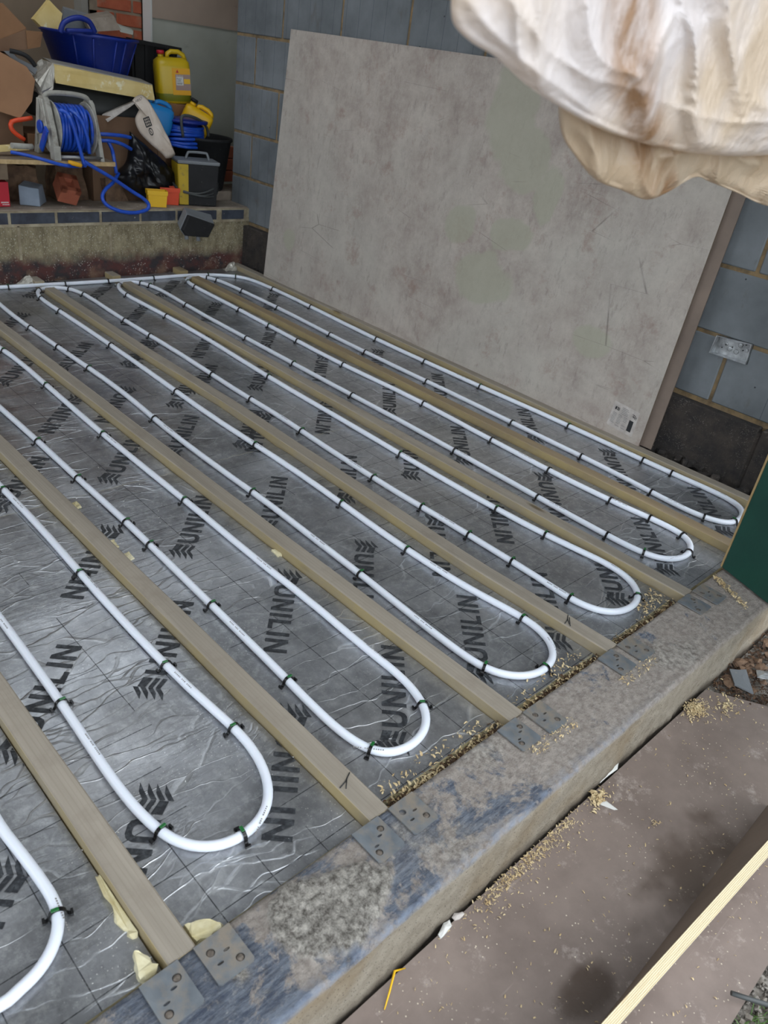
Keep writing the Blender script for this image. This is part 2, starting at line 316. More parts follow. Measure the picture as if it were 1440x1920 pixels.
# ---------------------------------------------------------------- setting: walls, ceiling, ground
FZ=-.028
g=G(); g.bb(-1.8,3.6,.40,5.4,-.26,-.20); struct(g,'floor',M_soil)
g=G(); g.bb(-1.9,3.6,.45,2.9,2.45,2.52); g.bb(-1.9,3.6,4.1,5.4,2.45,2.52); g.bb(-1.9,.7,2.9,4.1,2.45,2.52); g.bb(2.3,3.6,2.9,4.1,2.45,2.52); struct(g,'ceiling',M_ceil)  # unseen rooflight gap in the middle, added to brighten the back
g=G(); g.bb(-1.9,-1.8,.4,2.0,-.26,2.449); g.bb(-1.9,-1.8,5.1,5.4,-.26,2.449); g.bb(-1.9,-1.8,2.0,5.1,-.26,.35); g.bb(-1.9,-1.8,2.0,5.1,2.35,2.449); g.bb(3.5,3.6,4.1,5.4,-.2,2.449); struct(g,'wall_left',M_left)  # unseen side; its wide opening is added to lift the indoor light
# right wall, coursed blocks with recessed mortar joints
g=G(); XW=2.85
zs=[-.22,.225,.467,.7,.944,1.18,1.42,1.66,1.9,2.14,2.45]
for i,(a,b_) in enumerate(zip(zs,zs[1:])):
    off=(3.765 if i%2 else 3.99)
    if i==0: off=4.0
    ys=[off-.456*k for k in range(-2,10)]
    for y1,y0 in zip(ys,ys[1:]):
        y0=max(y0,.42); y1=min(y1,4.175)
        if y1-y0<.03: continue
        if i==0:
            G.bb(g,XW-.035,XW+.1,y0+.006,y1-.006,a,b_-.012,2)
        else: g.bb(XW,XW+.1,y0+.007,y1-.007,a+.007,b_-.007,0)
bmesh.ops.recalc_face_normals(g.bm,faces=g.bm.faces)
g.bevel(.004,1)
g.bb(XW+.006,XW+.09,.42,4.17,-.2,2.45,1)
g.bb(XW-.03,XW+.02,.42,4.17,-.2,.2,2)
struct(g,'wall_right',[M_block,M_mortar,M_dark])
# mortar crumbs at the foot of the right wall
g=G()
for k in range(260):
    y_=R.uniform(.5,3.9); g.box((R.uniform(2.77,2.81) if y_<1.1 else R.uniform(2.79,2.81),y_,R.uniform(-.05,.0)),[R.uniform(.008,.035) for _ in range(3)],Matrix.Rotation(R.uniform(0,3),3,'Z').to_quaternion())
g.rough(.006,60)
tag(g.build('mortar_rubble',M_dark),'dark crumbled mortar and grit lying along the foot of the block wall','rubble',kind='stuff')
# back wall: plinth
g=G(); YB=3.98
g.bb(-1.8,2.86,YB+.004,4.3,-.22,.245,0)
jx=[-.2+.0,0.0]; 
xs=[1.471-.2315*k for k in range(12,0,-1)]+[1.471,1.697,1.928,2.151,2.367,2.631,2.84]
g.bb(-1.8,2.86,YB+.004,4.19,.24,.306,2)
struct(g,'wall_back',[M_plinth,M_engb,M_pmort,M_ledge])
g=bpy.data.objects['wall_back']; bm=bmesh.new(); bm.from_mesh(g.data)
h=G(); h.bm.free(); h.bm=bm
for a,b_ in zip(xs,xs[1:]):
    hh=.008 if b_<2.7 else .03
    h.bb(a+hh,b_-hh,YB-.002,4.15,.25,.300,1)
for v in (-.6,.37,.87,1.35,1.502,1.971,2.45):
    h.bb(v,v+.012,YB-.001,YB+.02,.08,.24,2)
h.bb(-1.8,2.86,YB-.001,YB+.02,.236,.25,2)
h.bb(-1.8,2.86,YB+.02,4.19,.300,.312,3); h.bb(-1.8,2.3,4.19,4.6,.22,.30,3)
bm.to_mesh(g.data); bm.free()
# far wall pieces
g=G(); YF=4.95
xg0=(2.768,4.95,1.175)
zp=(2.768,4.95,1.196)[2]
g.bb(xg0[0],3.5,YF,YF+.08,.2,zp,0); g.bb(xg0[0],3.5,YF-.012,YF+.08,zp,2.45,1)
g.bb(xg0[0]-.006,xg0[0]+.004,YF-.014,YF+.08,.9,2.45,2)
g.bb(2.9501,3.5,4.15,4.19,.2,2.45,0)
struct(g,'wall_back_right',[M_plaster,M_pink,M_white])
# brick pier beside plaster
g=G(); xb0,xb1=(2.485,5.05,1.16)[0],xg0[0]
bz=.30; row=0
while bz<2.4:
    x0=xb0+( -.11 if row%2 else 0)
    while x0<xb1:
        a=max(x0+.005,xb0); b_=min(x0+.215,xb1)
        if b_-a>.02: g.bb(a,b_,YF+.1,YF+.2,bz+.005,bz+.065,0)
        x0+=.225
    bz+=.075; row+=1
g.bevel(.003,1); g.bb(xb0,xb1,YF+.108,YF+.2,.2,2.45,1)
struct(g,'wall_back_middle',[M_redbrick,M_brown])
g=G(); g.bb(-1.8,3.6,5.36,5.45,-.2,2.45,0); g.bb(-1.8,xb0-.001,5.25,5.355,-.2,2.45,0); g.bb((2.439,5.2,1.198)[0],xb0-.002,5.16,5.249,.3,2.45,1)
struct(g,'wall_back_left',[M_tan,M_left])
g=G(); g.bb(-1.9,3.2,.44,.56,2.12,2.5); struct(g,'trim_1',M_left)
g=G(); g.bb(2.78,3.1,.1,.44,-.3,2.5); struct(g,'wall_front_right',M_left)
g=G(); g.bb(-12,12,-14,6,-.30,-.20,0)
struct(g,'floor_outside',M_gravel)
# gravel under the sheets near the camera
g=G()
n=46
for i in range(n):
    for j in range(34):
        pass
gv=[[None]*61 for _ in range(41)]
for i in range(61):
    for j in range(41):
        x_=.6+i*.04; y_=-1.2+j*.04; gv[j][i]=g.bm.verts.new((x_,y_,-.172+.012*noise.noise(Vector((x_*14,y_*14,0)))+.006*noise.noise(Vector((x_*50,y_*50,3)))))
for j in range(40):
    for i in range(60): g.bm.faces.new((gv[j][i],gv[j][i+1],gv[j+1][i+1],gv[j+1][i]))
g.bb(.6,3.0,-1.2,.4,-.22,-.195)
struct(g,'floor_gravel',M_gravel)
# ---------------------------------------------------------------- joists
JR=[[(.57,.371),(1.3,.369),(3.97,.368)],[(.57,.7735),(.94,.770),(3.97,.766)],[(.57,1.1795),(.98,1.1755),(2.07,1.170),(3.97,1.168)],
 [(.57,1.567),(1.0,1.552),(1.73,1.566),(2.24,1.577),(2.76,1.567),(3.97,1.575)],[(.57,1.971),(1.36,1.965),(2.2,1.970),(3.97,1.978)],[(.57,2.368),(.95,2.378),(2.65,2.379),(3.97,2.384)],[(.57,2.748),(2.0,2.748),(3.97,2.78)]]
JR=[[(-0.04+y*0+a,b) if 0 else (a,b) for a,b in pl for y in (0,)] for pl in JR]
JW=.047
jl=['timber floor joist nearest the camera, ending beside torn yellow foam','weathered floor joist with a dark pencil tick, second from the camera','floor joist with plain unmarked top, third from the camera',
 'floor joist with small marker strokes near its end, middle one of seven','pale-sided floor joist ending near the green door edge, third from the block wall','brown damp-stained floor joist running beneath the green door, second from the block wall','long floor joist fixed tight along the block wall under the leaning sheet']
def xr(k,y): return lerp([(a,b) for a,b in JR[k]],y)
for k in range(7):
    g=G(); ys=[.57+.1*i for i in range(33)]+[3.77]; prof=[(y,0) for y in ys]
    secs=[]
    if k<6: prof=prof+[(3.771,-.032),(3.885,-.032),(3.886,0),(3.97,0)]
    else: prof=prof+[(3.97,0)]
    for i,(y,zt) in enumerate(prof):
        x1=xr(k,y)+.0015*noise.noise(Vector((k*7,y*3,0))); x0=x1-JW; zt+=.001*noise.noise(Vector((k*5,y*4,2)))
        e=.003
        secs.append([g.bm.verts.new(p) for p in ((x0,y,-.2),(x1,y,-.2),(x1,y,zt-e),(x1-e,y,zt),(x0+e,y,zt),(x0,y,zt-e))])
    for A,B in zip(secs,secs[1:]):
        for i in range(6): g.bm.faces.new((A[i],A[(i+1)%6],B[(i+1)%6],B[i]))
    g.bm.faces.new(secs[0][::-1]); g.bm.faces.new(secs[-1])
    o=g.build('floor_joist',M_joistd if k in(5,) else M_joist)
    tag(o,jl[k],'joist','timber floor joists')
    # pencil marks are part of the joist
    if k in (1,3):
        g=G(); yy=.66 if k==1 else .70; xx=xr(k,yy)-.024
        g.tube([(xx-.02,yy-.004,.0008),(xx-.002,yy+.001,.0008),(xx+.018,yy+.012,.0008)],.0011,5); g.tube([(xx-.012,yy-.012,.0008),(xx+.004,yy+.004,.0008)],.0009,5)
        if k==3: g.tube([(xx-.016,yy-.018,.0008),(xx+.012,yy+.004,.0008)],.001,5)
        m=g.build('pencil_mark',M_ink); m.parent=o
# ---------------------------------------------------------------- insulation boards with print
LET={'U':(.046,[[(0,1),(0,.28),(.12,.08),(.3,0),(.7,0),(.88,.08),(1,.28),(1,1),(.76,1),(.76,.32),(.7,.24),(.6,.2),(.4,.2),(.3,.24),(.24,.32),(.24,1)]]),
 'N':(.046,[[(0,0),(0,1),(.24,1),(.24,0)],[(.24,1),(.76,0),(.76,.38),(.24,1)][:3]+[(.24,.66)],[(.76,0),(.76,1),(1,1),(1,0)]]),
 'I':(.0115,[[(0,0),(0,1),(1,1),(1,0)]]),'L':(.034,[[(0,0),(0,1),(.32,1),(.32,0)],[(.32,0),(.32,.2),(1,.2),(1,0)]])}
LET['N']=(.046,[[(0,0),(0,1),(.24,1),(.24,0)],[(.24,1),(.76,.34),(.76,0),(.24,.66)],[(.76,0),(.76,1),(1,1),(1,0)]])
def printpolys():
    P=[]; s=.046; H=.054
    for ch in 'UNILIN':
        w,ps=LET[ch]
        for p in ps: P.append([(s+a*w,(b_-.5)*H) for a,b_ in p])
        s+=w+.0125
    for k in range(4):
        t=-.027+.0155*k
        P.append([(.006,t+.011),(.034,t+.002),(.034,t+.0115),(.006,t+.0205)] if k<3 else [(.006,t+.004),(.034,t-.003),(.034,t+.0065),(.006,t+.012)])
        P.append([(-.030,t-.0015),(-.010,t+.001),(.0045,t+.0105),(.0045,t+.021),(-.012,t+.010)])
    return P
PP=printpolys(); TX=[(1.442,3.746,1),(1.307,3.5,-1),(1.71,3.645,1),(1.193,2.84,1),(1.864,3.437,-1),(1.438,2.78,1),(1.635,2.96,-1),(1.306,2.553,-1),(0.947,2.783,1),(1.114,2.556,-1),(0.938,1.955,1),(0.619,1.956,1),(1.187,2.016,1),(0.916,1.505,1),(1.422,1.958,1),(1.629,2.129,-1),(1.184,1.493,1),(1.935,2.965,-1),(2.236,3.373,-1),(2.049,3.583,1),(2.092,2.75,1),(2.639,3.424,-1),(1.76,2.357,1),(1.53,2.421,1),(1.393,2.346,1),(2.558,2.497,-1),(2.249,2.531,-1),(2.101,1.936,1),(2.402,1.929,1),(2.039,1.483,1),(1.935,2.129,-1),(1.786,1.5,1),(2.447,1.469,1),(2.21,1.261,-1),(2.628,1.255,-1),(1.94,1.273,-1),(2.456,0.681,1),(2.051,0.679,1),(1.78,0.685,1),(1.217,0.719,1),(1.48,0.677,1),(1.642,1.262,-1),(1.489,1.499,1),(1.355,1.27,-1),(1.083,1.272,-1),(0.909,0.687,1),(0.791,0.875,-1),(0.463,0.862,-1),(0.805,1.698,-1),(0.597,1.101,1),(0.316,1.099,1),(0.216,0.868,-1)]
# further repeats of the printed pattern away from the measured ones
for (a,b_,sg) in [(.12,2.2,1),(.25,2.7,1),(.5,2.9,1),(.62,3.4,1),(.9,3.3,-1),(.05,3.3,-1)]: TX.append((a,b_,sg))
def clipx(poly,x0,x1):
    for ax,lim,sg in ((0,x0,1),(0,x1,-1)):
        out=[]; n=len(poly)
        for i in range(n):
            a,b_=poly[i],poly[(i+1)%n]; ia=(a[ax]-lim)*sg>=0; ib=(b_[ax]-lim)*sg>=0
            if ia: out.append(a)
            if ia!=ib:
                t=(lim-a[ax])/(b_[ax]-a[ax]); out.append((lim,a[1]+(b_[1]-a[1])*t))
        poly=out
        if len(poly)<3: return []
    return poly
def clipy(p,y0,y1): return [(b_,a) for a,b_ in clipx([(b2,a2) for a2,b2 in p],y0,y1)]
bays=['left of the nearest joist','between the nearest and second joists','between the second and third joists','between the third and middle joists','between the middle and pale-sided joists','between the pale-sided and brown joists','between the brown joist and the wall joist']
for k in range(7):
    for half in (0,1):
        fy=(.585,.583,.600,.600,.600,.590,.59)[k]
        y0,y1=(fy,1.9065) if half==0 else (1.9071,3.965)
        g=G(); nx,ny=14,int((y1-y0)/.03)
        xl=lambda y:(-.75 if k==0 else xr(k-1,y)+.003); xh=lambda y:xr(k,y)-JW-.003
        if k==0: nx=30
        def cz(x_,y_):
            z_=FZ+.0018*noise.noise(Vector((x_*4,y_*9,k)))
            d=abs(y_-1.905); z_+=-.004*max(0,1-d/.06)*(.5+noise.noise(Vector((x_*30,y_*20,2))))
            return z_
        gr=[[g.bm.verts.new((xl(y0+(y1-y0)*j/ny)*(1-i/nx)+xh(y0+(y1-y0)*j/ny)*(i/nx),y0+(y1-y0)*j/ny,cz(xl(2)*(1-i/nx)+xh(2)*(i/nx),y0+(y1-y0)*j/ny))) for i in range(nx+1)] for j in range(ny+1)]
        for j in range(ny):
            for i in range(nx): f=g.bm.faces.new((gr[j][i],gr[j][i+1],gr[j+1][i+1],gr[j+1][i])); f.smooth=True
        rim=[gr[0][i] for i in range(nx+1)]+[gr[j][nx] for j in range(1,ny+1)]+[gr[ny][i] for i in range(nx-1,-1,-1)]+[gr[j][0] for j in range(ny-1,0,-1)]
        low=[g.bm.verts.new((v.co.x,v.co.y,-.1)) for v in rim]; rim=[g.bm.verts.new(v.co) for v in rim]
        for i in range(len(rim)):
            f=g.bm.faces.new((rim[i],low[i],low[(i+1)%len(rim)],rim[(i+1)%len(rim)])); f.material_index=2; f.smooth=False
        g.bm.faces.new(low[::-1]).material_index=2
        c,s_=math.cos(math.radians(47)),math.sin(math.radians(47))
        for tx,ty,sg in TX:
            if abs(tx-.463)<.003 and abs(ty-.862)<.003 and k!=1: continue
            for p in PP:
                w=[(tx+sg*(a*c-b_*s_),ty+sg*(a*s_+b_*c)) for a,b_ in p]
                xm,ym=sum(a for a,_ in w)/len(w),sum(b_ for _,b_ in w)/len(w)
                w=clipy(clipx(w,xl(ym)+.001,xh(ym)-.001),y0+.001,y1-.001)
                if len(w)>=3:
                    f=g.face([(a,b_,cz(a,b_)+.0011) for a,b_ in w],1)
                    f.normal_update()
                    if f.normal.z<0: f.normal_flip()
        o=g.build('insulation_board',[M_foil,M_print,M_foam],recalc=False)
        tag(o,('foil-faced board, %s half, '%('kerb' if half==0 else 'far'))+bays[k],'insulation board','foil-faced insulation boards')
# ---------------------------------------------------------------- heating pipe
PX={'b5r_back':[(1.366,3.904),(1.568,3.877),(1.732,3.861),(1.911,3.864),(2.032,3.853),(2.191,3.854),(2.298,3.865),(2.406,3.866),(2.531,3.835),(2.626,3.782),(2.666,3.744),(2.685,3.67),(2.687,3.515),(2.689,3.314),(2.677,3.069),(2.659,2.826),(2.655,2.629),(2.652,2.451),(2.658,2.271),(2.664,2.101),(2.66,1.936),(2.674,1.772),(2.676,1.641),(2.685,1.464),(2.675,1.308),(2.682,1.188),(2.681,1.078),(2.678,0.997),(2.686,0.935),(2.687,0.856),(2.69,0.78),(2.678,0.729),(2.643,0.703),(2.592,0.688),(2.538,0.682),(2.504,0.695),(2.48,0.719),(2.46,0.765),(2.452,0.817),(2.453,0.874),(2.461,0.96),(2.465,1.06),(2.472,1.155),(2.478,1.283),(2.473,1.436),(2.471,1.607),(2.48,1.785),(2.479,1.935),(2.473,2.102),(2.471,2.306),(2.47,2.501),(2.47,2.65),(2.477,2.827),(2.489,3.012),(2.496,3.205),(2.489,3.344),(2.49,3.522),(2.488,3.657),(2.484,3.74),(2.452,3.803),(2.41,3.837),(2.347,3.83),(2.305,3.792),(2.282,3.734),(2.273,3.652),(2.285,3.456),(2.276,3.239),(2.273,2.982),(2.261,2.731),(2.254,2.558),(2.256,2.404),(2.263,2.229),(2.278,2.072),(2.28,1.923),(2.27,1.748),(2.26,1.6),(2.263,1.54),(2.261,1.41),(2.252,1.281),(2.255,1.206),(2.261,1.093),(2.262,1.003),(2.27,0.945),(2.28,0.864),(2.288,0.805),(2.282,0.752),(2.27,0.724),(2.237,0.696),(2.192,0.678),(2.144,0.677),(2.098,0.693),(2.069,0.722),(2.051,0.763),(2.048,0.814),(2.044,0.902),(2.041,1.034),(2.05,1.164),(2.052,1.298),(2.052,1.424),(2.056,1.545),(2.059,1.672),(2.063,1.824),(2.059,1.977),(2.059,2.124),(2.054,2.315),(2.058,2.509),(2.059,2.666),(2.055,2.857),(2.06,3.016),(2.054,3.2),(2.061,3.391),(2.073,3.539),(2.083,3.667),(2.066,3.74),(2.041,3.798),(2.018,3.825),(1.957,3.831),(1.927,3.819),(1.89,3.758),(1.865,3.677),(1.86,3.602),(1.879,3.458),(1.873,3.3),(1.893,3.085),(1.888,2.89),(1.872,2.649),(1.86,2.434),(1.863,2.252),(1.859,2.079),(1.859,1.916),(1.861,1.766),(1.851,1.627),(1.855,1.48),(1.852,1.374),(1.853,1.257),(1.859,1.201),(1.863,1.103),(1.864,1.005),(1.885,0.898),(1.896,0.828),(1.909,0.758),(1.886,0.695),(1.842,0.655),(1.8,0.637),(1.743,0.635),(1.698,0.654),(1.675,0.675),(1.654,0.714),(1.647,0.768),(1.652,0.803),(1.656,0.883),(1.657,0.976),(1.653,1.043),(1.654,1.131),(1.657,1.22),(1.65,1.324),(1.642,1.426),(1.649,1.544),(1.647,1.648),(1.654,1.831),(1.658,1.941),(1.669,2.069),(1.663,2.13),(1.662,2.269),(1.66,2.417),(1.668,2.556),(1.679,2.777),(1.673,2.95),(1.671,3.033),(1.672,3.276),(1.668,3.437),(1.683,3.582),(1.691,3.681),(1.669,3.791),(1.629,3.821),(1.579,3.83),(1.536,3.828),(1.508,3.817),(1.474,3.754),(1.46,3.686),(1.461,3.589),(1.463,3.47),(1.469,3.299),(1.464,3.003),(1.461,2.833),(1.457,2.692),(1.456,2.569),(1.45,2.431),(1.441,2.234),(1.444,2.095),(1.449,1.934),(1.451,1.811),(1.452,1.696),(1.45,1.584),(1.444,1.464),(1.44,1.365),(1.435,1.262),(1.435,1.18),(1.438,1.087),(1.44,0.985),(1.446,0.951),(1.456,0.881),(1.463,0.831),(1.47,0.789),(1.474,0.732),(1.456,0.687),(1.424,0.653),(1.396,0.638),(1.357,0.629),(1.316,0.631),(1.275,0.649),(1.246,0.683),(1.232,0.722),(1.224,0.758),(1.228,0.82),(1.227,0.912),(1.233,1.016),(1.238,1.077),(1.241,1.163),(1.242,1.236),(1.244,1.334),(1.248,1.46),(1.252,1.574),(1.252,1.674),(1.246,1.798),(1.249,1.93),(1.247,2.059),(1.251,2.212),(1.259,2.288),(1.269,2.391),(1.27,2.515),(1.276,2.656),(1.271,2.772),(1.263,2.902),(1.266,3.039),(1.259,3.16),(1.259,3.313),(1.25,3.477),(1.263,3.61)],'b1':[(1.061,3.107),(1.072,3.025),(1.072,2.87),(1.059,2.685),(1.061,2.559),(1.057,2.422),(1.047,2.222),(1.053,2.028),(1.052,1.864),(1.053,1.738),(1.053,1.625),(1.054,1.487),(1.042,1.308),(1.059,1.214),(1.055,1.098),(1.048,0.986),(1.048,0.89),(1.055,0.835),(1.051,0.783),(1.034,0.727),(1.018,0.698),(0.985,0.669),(0.95,0.657),(0.904,0.655),(0.867,0.669),(0.848,0.692),(0.837,0.736),(0.829,0.784),(0.831,0.853),(0.839,0.957),(0.84,1.033),(0.843,1.138),(0.848,1.277),(0.85,1.432),(0.855,1.579),(0.859,1.696),(0.856,1.814),(0.854,1.988),(0.854,2.153),(0.858,2.29),(0.854,2.431),(0.852,2.562)],'b0':[(0.656,2.049),(0.656,2.014),(0.661,1.873),(0.66,1.7),(0.653,1.558),(0.649,1.435),(0.651,1.296),(0.648,1.145),(0.658,1.025),(0.664,0.955),(0.669,0.905),(0.67,0.853),(0.664,0.801),(0.641,0.748),(0.617,0.714),(0.583,0.695),(0.539,0.687),(0.5,0.694),(0.468,0.713),(0.443,0.747),(0.435,0.781),(0.428,0.819),(0.422,0.872),(0.423,0.937),(0.427,1.015),(0.43,1.098),(0.433,1.177),(0.437,1.285),(0.436,1.447),(0.437,1.478)],'bm':[(0.236,0.954),(0.242,0.878),(0.248,0.816),(0.25,0.774),(0.247,0.75),(0.234,0.723),(0.213,0.697),(0.186,0.681),(0.157,0.676),(0.129,0.674)]}
ZP=FZ+.0095; RP=.0092
def smooth(p,it=2):
    p=[tuple(a) for a in p]
    for _ in range(it):
        p=[p[0]]+[tuple((p[i-1][j]+2*p[i][j]+p[i+1][j])/4 for j in (0,1)) for i in range(1,len(p)-1)]+[p[-1]]
    return p
A=[(-.7,3.93),(.3,3.92),(1.0,3.91)]+PX['b5r_back']
end=A[-1]
path=smooth(A)+smooth([(1.265,3.68),(1.245,3.76),(1.20,3.815),(1.145,3.825),(1.09,3.80),(1.06,3.72),(1.06,3.4)])+smooth(PX['b1'])+smooth([(.855,3.2),(.86,3.68),(.83,3.78),(.78,3.82),(.72,3.82),(.67,3.77),(.655,3.6),(.655,2.8)])+smooth(PX['b0'])+smooth([(.44,2.4),(.445,3.6),(.42,3.76),(.37,3.82),(.31,3.82),(.26,3.76),(.245,3.5),(.24,2.2)])+smooth(PX['bm'])+smooth([(.09,.69),(.055,.73),(.04,.8),(.035,1.2),(.03,3.4),(-.02,3.7),(-.4,3.75)])
res=[path[0]]
for p_ in path[1:]:
    q_=res[-1]; d_=math.hypot(p_[0]-q_[0],p_[1]-q_[1])
    if d_<.012: continue
    k_=int(d_/.11)
    for j_ in range(1,k_+1): res.append((q_[0]+(p_[0]-q_[0])*j_/(k_+1),q_[1]+(p_[1]-q_[1])*j_/(k_+1)))
    res.append(p_)
path=[(a,b_,ZP) for a,b_ in res]
pth=spline(path,3)
g=G(); g.tube(pth,RP,14)
# printed markings along the pipe
dd=0
for i in range(1,len(pth)-1):
    dd+=(pth[i]-pth[i-1]).length
    if dd>.0 and int(dd/.42)!=int((dd-(pth[i]-pth[i-1]).length)/.42) and pth[i].y<2.2:
        j=i; t=(pth[i+1]-pth[i-1]).normalized(); u=Vector((-t.y,t.x,0)); sgn=1 if R.random()<.5 else -1
        base=pth[i]
        for m in range(14):
            c=base+t*(m*.0045); nrm=(Vector((0,0,1))*.9+u*sgn*.3).normalized(); w_=nrm.cross(t).normalized()
            c=c+nrm*(RP+.0001); hh=.0013; l_=R.choice((.0012,.0016))
            if m in (5,9): continue
            g.face([c-t*l_-w_*hh,c+t*l_-w_*hh,c+t*l_+w_*hh,c-t*l_+w_*hh],1)
pipe=g.build('heating_pipe',[M_pipe,M_inkg]); tag(pipe,'long white plastic underfloor heating pipe snaking in loops between the joists','pipe')
# ---------------------------------------------------------------- pipe clips
CL={'5r':[(2.668,0.994),(2.669,1.126),(2.674,1.461),(2.645,1.926),(2.649,2.263),(2.641,2.622),(2.675,3.134),(2.684,3.501),(2.621,3.775)],'bk':[(2.473,3.835),(2.146,3.84),(1.9,3.852),(1.682,3.855),(1.397,3.886)],'5l':[(2.437,3.787),(2.478,3.727),(2.477,3.507),(2.484,3.195),(2.463,2.756),(2.459,2.493),(2.465,2.098),(2.465,1.606),(2.468,1.275),(2.452,0.957),(2.449,0.762),(2.523,0.682)],'4r':[(2.286,3.75),(2.264,3.65),(2.268,3.228),(2.263,2.972),(2.254,2.722),(2.246,2.397),(2.27,1.917),(2.253,1.536),(2.244,1.277),(2.251,1.002),(2.272,0.861),(2.272,0.75),(2.192,0.678)],'4l':[(2.03,3.787),(2.062,3.727),(2.054,3.379),(2.05,2.855),(2.052,2.507),(2.048,2.119),(2.047,1.541),(2.043,1.164),(2.035,0.9),(2.044,0.761)],'3r':[(1.908,3.789),(1.853,3.6),(1.868,3.246),(1.854,2.425),(1.846,1.625),(1.849,1.198),(1.858,1.005),(1.836,0.652)],'3l':[(1.654,3.781),(1.682,3.669),(1.664,3.266),(1.663,3.024),(1.663,2.541),(1.656,2.257),(1.65,1.936),(1.641,1.544),(1.642,1.325),(1.648,1.134),(1.65,0.974),(1.641,0.767)],'2r':[(1.497,3.797),(1.455,3.673),(1.459,3.475),(1.461,2.992),(1.446,2.428),(1.445,1.932),(1.439,1.459),(1.429,1.18),(1.465,0.789),(1.353,0.627)],'2l':[(1.254,3.301),(1.26,3.03),(1.267,2.769),(1.253,2.256),(1.245,1.67),(1.236,1.165),(1.227,0.72)],'1r':[(1.059,3.07),(1.055,2.681),(1.044,2.215),(1.048,1.725),(1.027,0.716)],'1l':[(0.856,2.264),(0.851,1.978),(0.856,1.69),(0.852,1.574),(0.845,1.268),(0.836,0.954),(0.845,0.69)],'0r':[(0.654,2.025),(0.651,1.548),(0.646,1.149),(0.667,0.907),(0.537,0.685)],'0l':[(0.431,1.171),(0.432,0.784)],'m':[(0.246,0.748)]}
def mkclip(green):
    root=thing('pipe_clip','','pipe clip',(0,0,0))
    g=G(); r=RP+.0022; prof=[]
    pts=[(-r-.010,.0006),(-r-.004,.0012),(-r-.0005,.006)]+[(r*math.cos(a),.0095+r*math.sin(a)) for a in [PI-PI*i/10 for i in range(11)]]+[(r+.0005,.006),(r+.004,.0012),(r+.010,.0006)]
    w=.0034; th=.0016
    for (a,b_),(c_,d_) in zip(pts,pts[1:]):
        n_=Vector((d_-b_,0,-(c_-a))).normalized()*-1
        A=[V(a,s*w,b_) for s in (-1,1)]; B=[V(c_,s*w,d_) for s in (-1,1)]
        o=Vector((n_.x,0,n_.z))*th
        g.hull8([A[0],B[0],B[1],A[1]],[A[0]+o,B[0]+o,B[1]+o,A[1]+o])
    for s_ in (-1,1): g.box((s_*(r+.009),0,.003),(.004,.010,.005))
    g.bm.transform(Matrix.Translation((0,0,FZ)))
    g.build('clip_band',M_clip,root)
    if green:
        g=G(); g.box((.003,0,.0095+r+.0016+FZ),(.012,.0062,.0018)); g.bevel(.0006,1); g.build('clip_insert',M_green,root,label='small green insert on top of the clip')
    return root
proto={0:mkclip(0),1:mkclip(1)}; used={0:0,1:0}
where={'5r':('outermost pipe run beside the wall joist','kerb'),'bk':('straight pipe along the back wall','far right corner'),'5l':('pipe run beside the brown joist, wall side','kerb'),'4r':('pipe run beside the brown joist, camera side','kerb'),'4l':('pipe run beside the pale-sided joist, wall side','kerb'),'3r':('pipe run beside the pale-sided joist, camera side','kerb'),'3l':('pipe run beside the middle joist, wall side','kerb'),'2r':('pipe run beside the middle joist, camera side','kerb'),'2l':('pipe run beside the third joist, wall side','kerb'),'1r':('pipe run beside the third joist, camera side','kerb'),'1l':('pipe run beside the second joist, wall side','kerb'),'0r':('pipe run beside the second joist, camera side','kerb'),'0l':('pipe run beside the nearest joist, wall side','kerb'),'m':('pipe bend at the lower left corner','kerb')}
ordn=['nearest the','second from the','third from the','fourth from the','fifth from the','sixth from the','seventh from the','eighth from the','ninth from the','tenth from the','eleventh from the','twelfth from the','thirteenth from the']
def hook(o,p):
    for ch in list(o.children):
        c=ch.copy(); S.collection.objects.link(c); c.parent=p
for key,lst in CL.items():
    lst=sorted(lst,key=(lambda p:-p[0]) if key=='bk' else (lambda p:p[1]))
    for ci,(cx,cy) in enumerate(lst):
        best=min(range(len(pth)),key=lambda i:(pth[i].x-cx)**2+(pth[i].y-cy)**2)
        i=max(1,min(len(pth)-2,best)); t=(pth[i+1]-pth[i-1]).normalized()
        gr=1 if (key in('0r','0l','1r','1l','m') or (key in('2l','2r','3r','3l') and cy<2)) else (1 if R.random()<.25 else 0)
        if used[gr]==0: o=proto[gr]; used[gr]=1
        else:
            o=proto[gr].copy(); S.collection.objects.link(o); hook(proto[gr],o)
        o.location=(pth[i].x,pth[i].y,0); o.rotation_euler=(0,0,math.atan2(t.y,t.x)-PI/2+R.uniform(-.12,.12))
        o['label']='black clip on the '+where[key][0]+', '+ordn[ci]+' '+where[key][1]; o['category']='pipe clip'; o['group']='pipe clips on the '+where[key][0]
